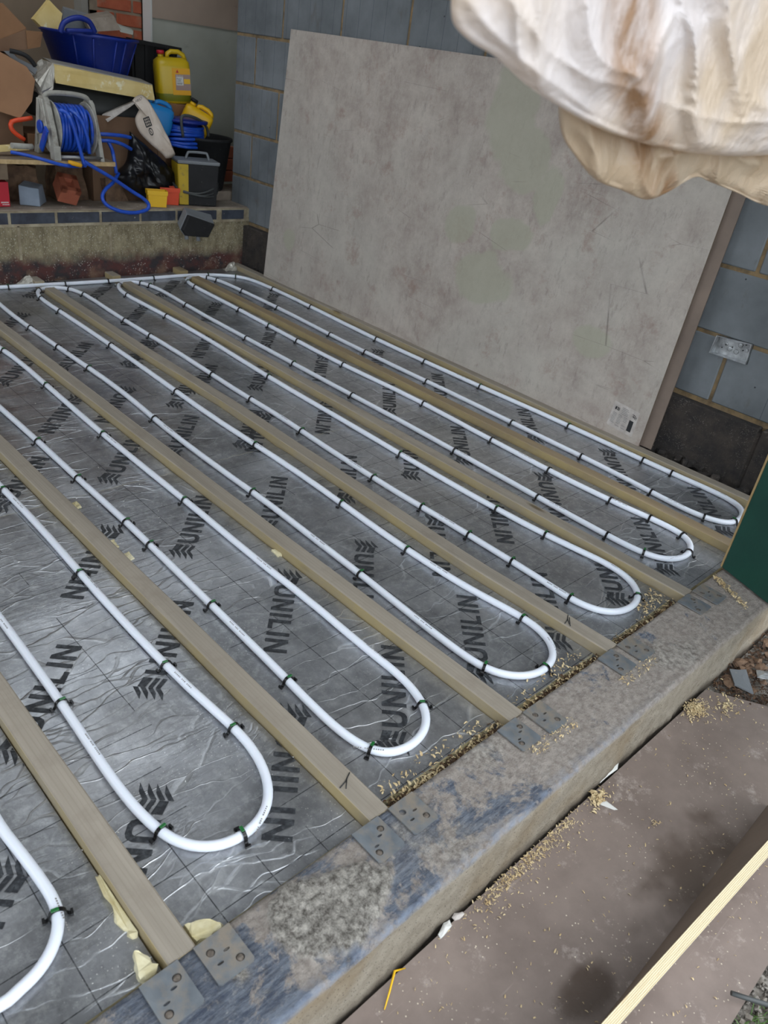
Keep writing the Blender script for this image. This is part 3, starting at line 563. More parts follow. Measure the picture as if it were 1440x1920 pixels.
# ---------------------------------------------------------------- threshold kerb
g=G(); nx,ny=420,34; lay=g.bm.verts.layers.float.new('mortar')
X0,X1=-.75,2.42
prof=[(.404,-.17,0)]; 
def mort(x_,y_):
    n_=noise.fractal(Vector((x_*9,y_*9,1)),1,2,4)
    a=1-((x_-.575)/.115)**2-((y_-.49)/.075)**2+.5*n_
    b_=max(0.,noise.fractal(Vector((x_*3.2,y_*7,5)),1,2,4)-.18)*2.2*(1 if x_>.75 else .3)
    c_=1-((x_-.40)/.022)**2-((y_-.52)/.05)**2
    return max(0,min(1,a*2.5)),max(0,min(1,b_)),max(0,min(1,c_))
grid=[]
for j in range(ny+1):
    rowv=[]
    for i in range(nx+1):
        x_=X0+(X1-X0)*i/nx
        if j<12:
            t=j/12; z_=-.17+.158*t; y_=.402+.006*noise.fractal(Vector((x_*6,0,z_*6)),1,2,4)+.0035*noise.noise(Vector((x_*40,0,z_*40))); m_=0
        elif j<15:
            a=(j-12+.5)/3*PI/2; y_=.402+.012*(1-math.cos(a))+.004*noise.fractal(Vector((x_*8,0,0)),1,2,3); z_=-.014+.012*math.sin(a)+.002*noise.noise(Vector((x_*35,a,0))); m_=0
        else:
            t=(j-15)/(ny-15); y_=.416+t*(.5695-.416); m1,m2,m3=mort(x_,y_); rg=noise.fractal(Vector((x_*60,y_*60,4)),.8,2,4)
            z_=-.0035+.0012*rg+.0015*noise.noise(Vector((x_*10,y_*10,0)))+min(1,m1*1.6)*(.0075+.005*rg)+m2*.0015
            if min(abs(x_-c) for c in (.347,.75,1.156,1.547,1.945))<.085 and y_>.485: z_=min(z_,-.0032)
            m_=1 if max(m1,m3*.7)>.35 else max(m1,m2*.6,m3*.7)
        v=g.bm.verts.new((x_,y_,z_)); v[lay]=m_; rowv.append(v)
    grid.append(rowv)
for j in range(ny):
    for i in range(nx): f=g.bm.faces.new((grid[j][i],grid[j][i+1],grid[j+1][i+1],grid[j+1][i])); f.smooth=True
bk=[g.bm.verts.new((v.co.x,.5695,-.2)) for v in grid[ny]]
for i in range(nx): g.bm.faces.new((grid[ny][i],grid[ny][i+1],bk[i+1],bk[i]))
fr=[g.bm.verts.new((v.co.x,.404,-.2)) for v in grid[0]]
for i in range(nx): g.bm.faces.new((fr[i],fr[i+1],grid[0][i+1],grid[0][i]))
for e in (0,nx): g.bm.faces.new([fr[e]]+[grid[j][e] for j in range(ny+1)]+[bk[e]])
o=g.build('threshold_kerb',M_stone); tag(o,'worn concrete threshold kerb with blue stains and mortar smears','threshold')
# reddish plate in the gap
g=G()
for a,b_ in ((-.75,.32),(.372,.724),(.776,1.131),(1.181,1.518),(1.568,1.922),(1.975,2.255)): g.bb(a,b_,.5705,.598,-.2,-.045)
g.rough(.002,30,2); tag(g.build('ledger_plate',M_leaf),'strip of reddish brown debris-covered plate seen in the gap behind the kerb','plate')
# ---------------------------------------------------------------- joist hangers
JC=[.347,.750,1.1555,1.5425,1.9475]
hl=['nearest joist end','second joist end','third joist end','middle joist end','joist end near the green door']
for k,c in enumerate(JC):
    t=thing('joist_hanger','steel joist hanger nailed to the kerb at the '+hl[k],'joist hanger',(c,.57,0),'joist hangers on the threshold kerb')
    for sd_,(a,b_) in enumerate(((c-.070,c-.008),(c+.017,c+.080))):
        a+=R.uniform(-.001,.001); y1=.568; y0=.494+R.uniform(-.002,.004); ch=.004
        hs=[((a+b_)/2-.0165 if sd_==0 else b_-.016,y0+.017),((b_-.014) if sd_==0 else a+.016,y1-.022)]
        out=[(a,y1),(a,y0+ch),(a+ch,y0),(b_-ch,y0),(b_,y0+ch),(b_,y1)]
        g=G(); z1=.0022; z0=-.0008
        # plate built as ring of quads round two holes by boolean-free triangulation
        vs=[g.bm.verts.new((p[0],p[1],z1)) for p in out]; ed=[g.bm.edges.new((vs[i],vs[(i+1)%6])) for i in range(6)]
        holes=[]
        for (hx,hy) in hs:
            hv=[g.bm.verts.new((hx+.0068*math.cos(q_*PI/8),hy+.0068*math.sin(q_*PI/8),z1)) for q_ in range(16)]; holes.append(hv)
            ed+=[g.bm.edges.new((hv[i],hv[(i+1)%16])) for i in range(16)]
        for (sx,sy) in (((a+b_)/2+.006,y1-.032),((a+b_)/2-.012,y1-.044)):
            sv=[g.bm.verts.new((sx+.0055*math.cos(q_*PI/5)*(1),sy+.0024*math.sin(q_*PI/5),z1)) for q_ in range(10)]; ed+=[g.bm.edges.new((sv[i],sv[(i+1)%10])) for i in range(10)]; holes.append(sv)
        bmesh.ops.triangle_fill(g.bm,use_beauty=True,use_dissolve=False,edges=ed)
        r_=bmesh.ops.extrude_face_region(g.bm,geom=g.bm.faces[:]); 
        for v in [v for v in r_['geom'] if isinstance(v,bmesh.types.BMVert)]: v.co.z=z0
        fl=g.build('hanger_flange',M_galv,t)
        for (hx,hy) in hs:
            if k==1 and sd_==1 and hy>y1-.03: continue
            g=G(); g.lathe((hx,hy,-.002),[(.0058,0),(.0058,.0022),(.0045,.0030),(.001,.0033)],14); n_=g.build('nail',M_nail,fl)
    g=G(); g.bb(c-.0275,c-.0245,.569,.60,-.2,-.03); g.bb(c+.0245,c+.0275,.569,.60,-.2,-.03); g.build('hanger_cradle',M_galv,t)
# ---------------------------------------------------------------- leaning sheets
def slab(name,mats,bl,br,tl,tr,th,parent=None,subdiv=0):
    g=G(); n_=(V(br)-V(bl)).cross(V(tl)-V(bl)).normalized()
    if n_.x<0: n_=-n_
    fs=g.hull8([V(bl),V(br),V(tr),V(tl)],[V(p)+n_*th for p in (bl,br,tr,tl)],1)
    fs[0].material_index=0
    return g.build(name,mats,parent)
bl,br=(2.755,3.680,.0005),(2.735,1.186,.0005)
tl,tr=(2.833,3.67,1.234),(2.835,1.19,1.226)
root=thing('leaning_sheet','large worn grey-brown board leaning against the block wall, label at its lower corner','board',(2.75,2.4,0))
g=G(); lay=g.bm.verts.layers.float.new('patch'); nx_,nz_=150,70
PT=[((2.81,2.18,1.04),.14,.20),((2.8,2.049,0.893),.16,.13),((2.79,1.907,0.799),.07,.14),((2.79,2.312,0.587),.10,.09),((2.79,2.139,0.399),.17,.13),((2.79,2.03,0.606),.13,.08),((2.8,3.488,0.244),.06,.07),((2.77,1.524,0.311),.10,.07)]
ff=[]
for j in range(nz_+1):
    row=[]
    for i in range(nx_+1):
        p=V(bl).lerp(V(br),i/nx_).lerp(V(tl).lerp(V(tr),i/nx_),j/nz_); v=g.bm.verts.new(p); n_=noise.fractal(Vector((p.y*7,p.z*7,3)),1,2,4)*.5
        v[lay]=max(0,min(1,max((1-((p.y-c_[1])/a_)**2-((p.z-c_[2])/b_)**2+n_)*2.2 for c_,a_,b_ in PT))); row.append(v)
    ff.append(row)
for j in range(nz_):
    for i in range(nx_): g.bm.faces.new((ff[j][i],ff[j][i+1],ff[j+1][i+1],ff[j+1][i]))
off_=Vector((.010,0,-.0003)); bq=[[g.bm.verts.new(ff[j][i].co+off_) for i in (0,nx_)] for j in (0,nz_)]
g.bm.faces.new((bq[0][0],bq[1][0],bq[1][1],bq[0][1])).material_index=1
def rimf(vs,a_,b_):
    f=g.bm.faces.new(vs+[b_,a_]); f.material_index=1
rimf([ff[0][i] for i in range(nx_+1)],bq[0][0],bq[0][1]); rimf([ff[nz_][i] for i in range(nx_+1)],bq[1][0],bq[1][1]); rimf([ff[j][0] for j in range(nz_+1)],bq[0][0],bq[1][0]); rimf([ff[j][nx_] for j in range(nz_+1)],bq[0][1],bq[1][1])
sh=g.build('sheet_panel',[M_sheet,M_sheetedge],root)
# paper label on the sheet
def onsheet(px): return px
LB=[(2.765,1.33,0.087),(2.836,1.24,0.06),(2.796,1.22,-0.016),(2.72,1.31,0.021)]
def ons(u,v):  # u along width toward camera, v up, on the sheet plane
    b0=V(bl).lerp(V(br),u); t0=V(tl).lerp(V(tr),u); return b0.lerp(t0,v)+Vector((-.0012,0,.0001))
LABUV=[(.938,.108),(.984,.100),(.984,.018),(.936,.026)]
g=G(); n0=Vector((.0008,0,0)); g.hull8([ons(*p) for p in LABUV],[ons(*p)+n0 for p in LABUV]); lab=g.build('paper_label',M_paper,root,label='torn white paper label with faint lines of print')
def lu(a,b_): # 0..1 in label
    p0=(LABUV[0][0]*(1-a)+LABUV[1][0]*a,LABUV[0][1]*(1-a)+LABUV[1][1]*a); p1=(LABUV[3][0]*(1-a)+LABUV[2][0]*a,LABUV[3][1]*(1-a)+LABUV[2][1]*a)
    return ons(p0[0]*(1-b_)+p1[0]*b_,p0[1]*(1-b_)+p1[1]*b_)+Vector((-.0006,0,0))
g=G()
for r_ in range(9):
    for cc_ in range(3):
        a=.08+cc_*.22; b_=.42+r_*.055; 
        if R.random()<.85: g.face([lu(a,b_),lu(a+.16*R.uniform(.6,1),b_),lu(a+.16,b_+.022),lu(a,b_+.022)])
for r_ in range(5):
    b_=.1+r_*.06; g.face([lu(.36,b_),lu(.36+.3*R.uniform(.5,1),b_),lu(.62,b_+.022),lu(.36,b_+.022)])
g.build('printed_lines',M_inkg,lab)
g=G(); g.face([lu(.74,.42),lu(.90,.42),lu(.90,.86),lu(.74,.86)])
for (a,b_,c_,d_) in ((.1,.18,.16,.3),(.11,.18,.2,.2),(.1,.24,.16,.26),(.19,.18,.22,.3),(.19,.18,.26,.2),(.19,.23,.26,.25),(.19,.28,.26,.3),(.25,.18,.27,.3),(.78,.16,.86,.18),(.83,.16,.85,.3),(.88,.16,.9,.32),(.78,.24,.92,.26),(.93,.2,.95,.32)): g.face([lu(a,b_),lu(c_,b_),lu(c_,d_),lu(a,d_)])
g.build('handwritten_marks',M_ink,lab)
# second sheet behind it, sticking out a little toward the opening
o=slab('leaning_sheet',[M_sheet2,M_sheetedge],(2.768,3.60,.0005),(2.757,1.143,.0005),(2.846,3.6,1.19),(2.847,1.143,1.19),.004)
tag(o,'second brown board behind the large leaning sheet, only a narrow band showing','board')
# ---------------------------------------------------------------- metal back box in wall
def cutwall(C):
    g=G(); cc_=sum(C,Vector())/4; P_=[p.lerp(cc_,-.03)+Vector((-.05,0,0)) for p in C]; g.prism(P_,(.09,0,0)); c_=g.build('cutter',M_ink); w_=bpy.data.objects['wall_right']; m_=w_.modifiers.new('cut','BOOLEAN'); m_.object=c_; m_.operation='DIFFERENCE'; m_.solver='EXACT'; m_.use_self=True
    bpy.context.view_layer.update(); me=bpy.data.meshes.new_from_object(w_.evaluated_get(bpy.context.evaluated_depsgraph_get())); w_.modifiers.clear(); w_.data=me; bpy.data.objects.remove(c_)
t=thing('metal_back_box','shiny galvanised double socket back box set crooked in the block wall','back box',(2.84,1.0,.45))
C=[V(p) for p in ((2.838,1.082,0.469),(2.838,0.953,0.478),(2.838,0.947,0.405),(2.838,1.087,0.403))]
cutwall(C)
g=G(); dx=Vector((.036,0,0)); cen=sum(C,Vector())/4
inn=[p.lerp(cen,.035) for p in C]
for i in range(4):
    j=(i+1)%4
    g.hull8([C[i],C[j],inn[j],inn[i]],[C[i]+dx,C[j]+dx,inn[j]+dx,inn[i]+dx])
g.hull8([p+dx*.92 for p in C],[p+dx for p in C]); g.build('box_body',M_bmetal,t)
e1=(C[1]-C[0]); e2=(C[3]-C[0])
for u,v,r_ in ((.28,.42,.006),(.42,.62,.0085),(.66,.3,.0085),(.62,.7,.0085),(.88,.5,.006)):
    g=G(); c_=C[0]+e1*u+e2*v+dx*.88; g.lathe(c_,[(r_,0),(r_,.0012),(r_*.8,.0016),(.0004,.0016)],18,Vector((-1,0,0))); g.build('knockout',M_bmetal,t)
for u,v in ((.27,.42),(.47,.5),(.78,.52),(.2,.65),(.8,.2)):
    g=G(); c_=C[0]+e1*u+e2*v+dx*.86; g.lathe(c_,[(.0022,0),(.0022,.002)],10,Vector((-1,0,0))); g.build('screw_hole',M_ink,t)
# ---------------------------------------------------------------- green door leaf
t=thing('door_1','','',(2.16,.57,0)); del t['label']; del t['category']; t['kind']='structure'
g=G(); d0=V(2.1625,.573,.004); dr=Vector((-.06,-.152,0)).normalized(); nn=Vector((dr.y,-dr.x,0))*-1
def leaf(a,b_,o0,o1,z0,z1): 
    p=[d0+dr*a+nn*o0,d0+dr*b_+nn*o0,d0+dr*b_+nn*o1,d0+dr*a+nn*o1]; return [q_+Vector((0,0,z0)) for q_ in p],[q_+Vector((0,0,z1)) for q_ in p]
if nn.x<0: nn=-nn
g.hull8(*leaf(0,.9,0,.036,.0,2.0)); g.bevel(.002,1); g.build('door_leaf',M_greenp,t)
g=G(); g.hull8(*leaf(-.007,-.0005,.001,.036,.0,2.0)); g.build('door_edge',M_rawwood,t)
# ---------------------------------------------------------------- ground sheet and ply offcut
g=G(); lay=g.bm.verts.layers.float.new('darker'); nx,ny=220,44
def darker(x_,y_):  # mask of the dark patches: ellipses broken up by noise
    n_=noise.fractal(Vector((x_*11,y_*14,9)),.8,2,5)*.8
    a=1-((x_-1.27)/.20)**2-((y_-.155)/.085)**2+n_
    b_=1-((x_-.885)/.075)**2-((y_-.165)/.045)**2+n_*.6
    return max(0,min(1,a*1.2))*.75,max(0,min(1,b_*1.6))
gr=[]
for j in range(ny+1):
    t_=j/ny; y_=-.028+(.393+.028)*t_; xe=2.06+(1.80-2.06)*t_; row=[]
    for i in range(nx+1):
        x_=-.6+(xe+.6)*i/nx; v=g.bm.verts.new((x_,y_,-.1455)); a,b_=darker(x_,y_); v[lay]=max(a,b_); row.append(v)
    gr.append(row)
for j in range(ny):
    for i in range(nx): g.bm.faces.new((gr[j][i],gr[j][i+1],gr[j+1][i+1],gr[j+1][i]))
rim=gr[0][:]+[gr[j][nx] for j in range(1,ny+1)]+gr[ny][-2::-1]+[gr[j][0] for j in range(ny-1,0,-1)]
lo=[g.bm.verts.new((v.co.x,v.co.y,-.1575)) for v in rim]
for i in range(len(rim)): g.bm.faces.new((rim[i],rim[(i+1)%len(rim)],lo[(i+1)%len(rim)],lo[i]))
g.bm.faces.new(lo[::-1])
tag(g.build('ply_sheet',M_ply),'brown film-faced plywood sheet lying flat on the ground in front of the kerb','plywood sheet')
g=G(); lam=g.bm.verts.layers.float.new('lam')
bt=[(.60,.118,-.145),(1.55,.124,-.145)]; tp=[(.60,.117,-.02),(1.55,.060,.002)]
n2=Vector((0,-.0175,-.002))
vv=[]
for i in range(41):
    u=i/40; b0=V(bt[0]).lerp(V(bt[1]),u); t0=V(tp[0]).lerp(V(tp[1]),u); row=[]
    for w in (0,1): row.append(g.bm.verts.new(b0+n2*w))
    for w in [k_/6 for k_ in range(6,-1,-1)]:
        v=g.bm.verts.new(t0+n2*w+Vector((0,0,.0006*noise.noise(Vector((u*40,w,0)))))); v[lam]=w; row.append(v)
    vv.append(row)
for A,B in zip(vv,vv[1:]):
    for k_ in range(len(A)):
        k2=(k_+1)%len(A); f=g.bm.faces.new((A[k_],A[k2],B[k2],B[k_])); f.material_index=1 if 2<=k_<8 and k2>=3 and k2!=0 else 0
g.bm.faces.new(vv[0][::-1]); g.bm.faces.new(vv[-1])
tag(g.build('ply_offcut',[M_sheet2,M_lam]),'strip of plywood standing on edge on the brown sheet, pale laminated edge upward','plywood offcut')
g=G(); g.tube([(1.062,-0.005,-0.125),(1.078,-0.027,-0.128),(1.135,-0.102,-0.14)],.0042,10); tag(g.build('metal_rod',M_dgrey),'dark grey rod lying over the corner of the ground sheet at lower right','rod')
# ---------------------------------------------------------------- debris
def shav(name,lab,pts,m,size=.006,curl=.5,cat='shavings',kind='stuff'):
    g=G()
    for (x_,y_,z_) in pts:
        s_=size*R.uniform(.4,1.7); w_=s_*R.uniform(.08,.22); a=R.uniform(0,PI*2); tl_=R.uniform(-.4,.4); d=Vector((math.cos(a),math.sin(a),math.sin(tl_)*.6)); u=Vector((-math.sin(a),math.cos(a),R.uniform(-.5,.5)))
        p=Vector((x_,y_,z_+s_*.18)); up=Vector((0,0,1))*curl*s_
        r0=[g.bm.verts.new(p-d*s_/2+u*w_*k_) for k_ in (-1,1)]; r1=[g.bm.verts.new(p+up*.5+u*w_*k_) for k_ in (-1,1)]; r2=[g.bm.verts.new(p+d*s_/2+up*R.uniform(-.2,.6)+u*w_*.4*k_) for k_ in (-1,1)]
        g.bm.faces.new((r0[0],r0[1],r1[1],r1[0])); g.bm.faces.new((r1[0],r1[1],r2[1],r2[0]))
    return tag(g.build(name,m,recalc=False),lab,cat,kind=kind)
def strip(n,x0,x1,y0,y1,z0,z1): return [(R.uniform(x0,x1),R.triangular(y0,y1),R.uniform(z0,z1)) for _ in range(n)]
def pile(n,cx,cy,rx,ry,z0,h):
    o=[]
    for _ in range(n):
        a=R.uniform(0,2*PI); r_=abs(R.gauss(0,.45)); o.append((cx+rx*r_*math.cos(a),cy+ry*r_*math.sin(a),z0+h*max(0,1-r_)*R.random()))
    return o
shav('wood_shavings','wood shavings caught in the kerb gap before the bay with the dark foil end, third joist side',strip(260,.79,1.13,.572,.606,-.045,-.02)+strip(60,.80,1.1,.60,.64,FZ+.001,FZ+.003),M_shav,.007)
shav('wood_shavings','wood shavings caught in the kerb gap between the third and middle joists',strip(210,1.19,1.51,.572,.606,-.045,-.02)+strip(70,1.2,1.5,.60,.64,FZ+.001,FZ+.003),M_shav,.007)
shav('wood_shavings','wood shavings caught in the kerb gap between the middle and pale-sided joists',strip(190,1.58,1.91,.572,.606,-.045,-.018)+strip(110,1.78,1.91,.60,.66,FZ+.001,FZ+.003),M_shav,.007)
shav('gap_debris','damp brown bits and crumbs packed along the kerb gap',strip(1300,.79,1.92,.570,.604,-.06,-.024),M_shavd,.007,cat='debris')
shav('wood_shavings','drift of pale shavings at the foot of the kerb face, mid-length',strip(330,.86,1.15,.365,.394,-.146,-.142)+[(R.gauss(1.0,.12),.395-abs(R.gauss(0,.025)),-.144) for _ in range(420)],M_shav,.0042)
shav('wood_shavings','small heap of curled shavings by the white flake at the kerb foot',pile(160,1.245,.378,.03,.018,-.146,.012),M_shav,.009)
shav('wood_shavings','heap of fine shavings at the far right end of the ground sheet',pile(600,1.70,.375,.06,.03,-.146,.012)+pile(160,1.78,.33,.09,.05,-.146,.002),M_shav,.006)
shav('wood_shavings','line of shavings on the kerb under the green door',[(2.115-.3*(t_:=R.random())*.22+R.gauss(0,.006)-.02,.56-t_*.12+R.gauss(0,.004),-.002+R.random()*.005) for _ in range(190)],M_shav,.007)
shav('wood_shavings','scattered flecks and shavings over the brown ground sheet',[(R.uniform(.6,1.9),R.uniform(.0,.39),-.145) for _ in range(420)]+pile(16,1.29,.262,.02,.015,-.145,.008)+pile(8,1.37,.27,.012,.01,-.145,.004),M_shav,.0042)
shav('white_flecks','tiny white flecks of plaster dust scattered over the foil boards',[(R.uniform(.0,2.6),R.uniform(.62,3.8),FZ+.002) for _ in range(500)]+[(R.gauss(.85,.12),R.gauss(2.0,.25),FZ+.002) for _ in range(150)],M_white,.0032,.2,'flecks')
shav('joist_dust','shavings and grit scattered on the kerb top beside the hangers',[(R.uniform(1.1,1.25),R.uniform(.47,.5),-.001) for _ in range(120)]+[(R.uniform(1.45,1.6),R.uniform(.47,.5),-.001) for _ in range(90)],M_shav,.005)
def flake(name,lab,cat,pts,m,th=.002,bend=.006,amp=.0015):
    g=G(); c=sum((V(p) for p in pts),Vector())/len(pts); n_=len(pts)
    ring=[V(p) for p in pts]; mid=[V(p).lerp(c,.5)+Vector((0,0,bend*.6)) for p in pts]
    for s_,dz in ((1,0),(-1,-th)):
        d=Vector((0,0,dz)); a=[g.bm.verts.new(p+d) for p in ring]; b_=[g.bm.verts.new(p+d) for p in mid]; cc_=g.bm.verts.new(c+Vector((0,0,bend))+d)
        for i in range(n_):
            j=(i+1)%n_; g.bm.faces.new((a[i],a[j],b_[j],b_[i])); g.bm.faces.new((b_[i],b_[j],cc_))
        if s_==1: top=a
        else:
            for i in range(n_): g.bm.faces.new((top[i],top[(i+1)%n_],a[(i+1)%n_],a[i]))
    g.rough(amp,90,1); return tag(g.build(name,m),lab,cat)
flake('plaster_flake','larger white plaster flake lying at the kerb foot, mid-length','flake',[(1.302,0.411,-0.143),(1.336,0.414,-0.143),(1.376,0.403,-0.143),(1.357,0.395,-0.143),(1.327,0.398,-0.143),(1.288,0.398,-0.143)],M_white,.002,.004)
flake('plastic_strip','thin curved white strip on the brown sheet just below the flake','strip',[(1.25,0.399,-0.144),(1.257,0.396,-0.144),(1.258,0.365,-0.144),(1.258,0.334,-0.144),(1.251,0.338,-0.144),(1.238,0.366,-0.144)],M_white,.001,.001,.0004)
flake('plaster_flake','oval white flake jammed in the kerb foot gap, left one of two','flake',[(0.751,0.393,-0.143),(0.774,0.401,-0.143),(0.786,0.399,-0.143),(0.782,0.389,-0.143),(0.766,0.386,-0.143),(0.748,0.385,-0.143)],M_white,.002,.004)
flake('plaster_flake','cream leaf-shaped flake in the kerb foot gap, right one of two','flake',[(0.793,0.399,-0.143),(0.803,0.401,-0.143),(0.817,0.393,-0.143),(0.817,0.388,-0.143),(0.803,0.388,-0.143),(0.793,0.393,-0.143)],M_paper,.002,.004)
g=G(); g.tube([(0.591,0.364,-0.143),(0.614,0.377,-0.138),(0.64,0.393,-0.13),(0.662,0.388,-0.14)],[.001,.0018,.0022,.001],6); tag(g.build('straw_stalk',M_yell),'bent yellow straw stalk at the kerb foot near the bottom of the view','stalk')
# torn foam lumps
def lump(name,lab,pts,h,m=M_foam,cat='foam piece',amp=.006,sc=85):
    g=G(); b_=[V(p) for p in pts]; c=sum(b_,Vector())/len(b_); g.hull8([p+Vector((0,0,-.03)) for p in b_],[p.lerp(c,.15)+Vector((0,0,h*R.uniform(.6,1.1))) for p in b_]); g.rough(amp,sc,3); return tag(g.build(name,m),lab,cat)
lump('foam_piece','torn yellow foam lump on the wall side of the nearest joist end',[(.374,.578,-.03),(.420,.572,-.03),(.428,.582,-.03),(.402,.612,-.03),(.374,.618,-.03)],.026)
lump('foam_piece','torn yellow foam lump on the camera side of the nearest joist end',[(.286,.577,-.03),(.316,.577,-.03),(.317,.612,-.03),(.300,.628,-.03),(.290,.606,-.03)],.024)
lump('foam_piece','ragged strip of squeezed yellow foam along the camera side of the nearest joist',[(.311,.64,-.03),(.3215,.64,-.03),(.3215,.79,-.03),(.316,.79,-.03),(.306,.69,-.03)],.012,amp=.008,sc=95)
for k_,(px,lab) in enumerate([((1.025+.0,1.37),'beside the third joist, nearest the camera'),((.775+.012,1.56),'beside the second joist by the marked gap'),((.782,1.63),'beside the second joist, farther of a pair'),((.775+.014,1.86),'beside the second joist at the board joint')]):
    x_=(1.123-.0) if k_==0 else px[0]; y_=px[1]
    lump('foam_crumb','small pale foam crumb '+lab,[(x_-.012,y_-.02,-.03),(x_+.01,y_-.018,-.03),(x_+.012,y_+.02,-.03),(x_-.008,y_+.018,-.03)],.008,M_foam,'foam crumb',.004,80)
for (x_,y_,lab) in ((1.505,3.93,'by the fourth joist stub'),(1.10,3.93,'by the third joist stub'),(2.70,3.93,'in the far corner')):
    g=G(); g.hull8([V(x_-.05,y_-.02,-.03),V(x_+.03,y_-.03,-.03),V(x_+.035,y_+.03,-.03),V(x_-.04,y_+.03,-.03)],[V(x_-.02,y_,.0),V(x_+.025,y_-.005,.012),V(x_+.028,y_+.02,.016),V(x_,y_+.02,.0)]); g.rough(.012,40,3); tag(g.build('foil_flap',M_silver),'crumpled shiny foil flap turned up at the back wall '+lab,'foil flap')
# leaves, stones, scraps at the right
for k_ in range(34):
    x_=R.uniform(1.86,2.3); y_=R.uniform(.2,.39); 
    if x_>1.80+(.393-y_)*.62+.02:
        a=R.uniform(0,6); s_=R.uniform(.012,.026); pts=[(x_+s_*math.cos(a+q_*PI/3)*(1 if q_%3 else 1.5),y_+s_*.8*math.sin(a+q_*PI/3),-.158+R.uniform(0,.012)) for q_ in range(6)]
        o=flake('dead_leaf','brown dead leaf in the litter beyond the end of the ground sheet','leaf',pts,M_leaf,.0008,.005,.003); o['group']='dead leaves in the litter by the kerb end'
flake('slate_scrap','blue-grey slate fragment at the far corner of the ground sheet','scrap',[(1.934,0.389,-0.14),(1.951,0.372,-0.14),(1.973,0.359,-0.14),(1.892,0.303,-0.14),(1.888,0.321,-0.14),(1.883,0.351,-0.14)],M_grey,.004,.001,.0006)
flake('foil_wrapper','silver and white wrapper scrap among the dead leaves','wrapper',[(2.001,0.341,-0.143),(2.015,0.328,-0.143),(2.031,0.304,-0.143),(1.998,0.294,-0.143),(1.972,0.325,-0.143)],M_bmetal,.002,.004,.002)
shav('litter','crumbled earth and leaf bits heaped against the kerb end',[(R.uniform(1.84,2.4),R.uniform(.1,.40),R.uniform(-.17,-.15)) for _ in range(2200)],M_shavd,.012,.6,'litter')
g=G()
for k_ in range(1500):
    x_=R.uniform(.7,1.6); y_=R.uniform(-.25,-.03); s_=R.uniform(.003,.011); g.box((x_,y_,-.168+s_*.3),(s_,s_*R.uniform(.6,1.2),s_*.8),Matrix.Rotation(R.uniform(0,3),3,(R.random(),R.random(),R.random()+.1)).to_quaternion())
tag(g.build('gravel',M_gravel),'loose grey gravel beyond the lower edge of the ground sheet','gravel',kind='stuff')
g=G()
for k_ in range(150):
    x_=R.gauss(1.02,.05); y_=R.uniform(-.075,-.035); a=R.uniform(0,6.28); l_=R.uniform(.02,.05); d=Vector((math.cos(a),math.sin(a)*.8,R.uniform(.3,1))).normalized(); w_=Vector((-d.y,d.x,0))*.0012; p=V(x_,y_,-.17)
    g.face([p-w_,p+w_,p+d*l_*.6+w_*.7,p+d*l_+Vector((0,0,-.006)),p+d*l_*.6-w_*.7])
tag(g.build('grass_tuft',M_grass),'small tuft of green grass at the lower edge of the ground sheet','grass',kind='stuff')
# ---------------------------------------------------------------- clutter on the back ledge
def rot(ax,deg): return Matrix.Rotation(math.radians(deg),3,ax)
def eul(x,y,z): 
    from mathutils import Euler
    return Euler((math.radians(x),math.radians(y),math.radians(z))).to_quaternion()
t=thing('plywood_shelf','loose plywood board forming a shelf above the ledge under the hose reel','shelf board',(.6,4.2,.517))
g=G(); g.bb(-.9,2.03,4.0,4.5,.5345,.5355); g.build('board_top',M_plyw,t)
g=G(); g.bb(-.9,2.03,4.0,4.5,.515,.5344); g.build('board_core',M_plye,t)
for x_,y_,z1,lab in ((1.42,4.10,.514,'short timber offcut propping the left end of the plywood shelf'),(.2,4.1,.514,'timber offcut propping the hidden middle of the plywood shelf')):
    g=G(); g.bb(x_-.06,x_+.085,y_-.07,y_+.14,.44,.514); g.bb(x_-.05,x_+.0,y_+.08,y_+.14,.313,.44); g.bevel(.004); tag(g.build('timber_offcut',M_plyw),lab,'offcut')
for (x_,y_,w_,d_,h_,lab) in ((1.66,4.32,.20,.16,.17,'dark lump of rubble under the shelf behind the grey block'),(1.92,4.34,.18,.14,.19,'dark lump of rubble under the shelf behind the clay brick'),(2.12,4.22,.13,.1,.12,'dark broken brick on the ledge beside the bin bag')):
    g=G(); g.hull8([V(x_-w_/2,y_-d_/2,.30),V(x_+w_/2,y_-d_/2,.30),V(x_+w_/2,y_+d_/2,.30),V(x_-w_/2,y_+d_/2,.30)],[V(x_-w_/2.4,y_-d_/3,.30+h_),V(x_+w_/3,y_-d_/2.6,.30+h_*.9),V(x_+w_/2.3,y_+d_/2.4,.30+h_),V(x_-w_/2.2,y_+d_/2.2,.30+h_)]); g.rough(.02,12,3)
    tag(g.build('rubble_lump',M_leaf),lab,'rubble')
# red box
g=G(); g.bb(1.30,1.512,4.06,4.16,.3135,.425); g.bevel(.002); t=g.build('red_carton',M_red); tag(t,'bright red carton cut off by the left edge of the view, on the ledge','carton')
g=G(); 
for k_ in range(6): g.face([(1.470+k_*.006,4.0592,.330),(1.4745+k_*.006,4.0592,.330),(1.4745+k_*.006,4.0592,.336),(1.470+k_*.006,4.0592,.336)])
g.face([(1.475,4.0592,.322),(1.508,4.0592,.322),(1.508,4.0592,.325),(1.475,4.0592,.325)]); m=g.build('white_lettering',M_white); m.parent=t
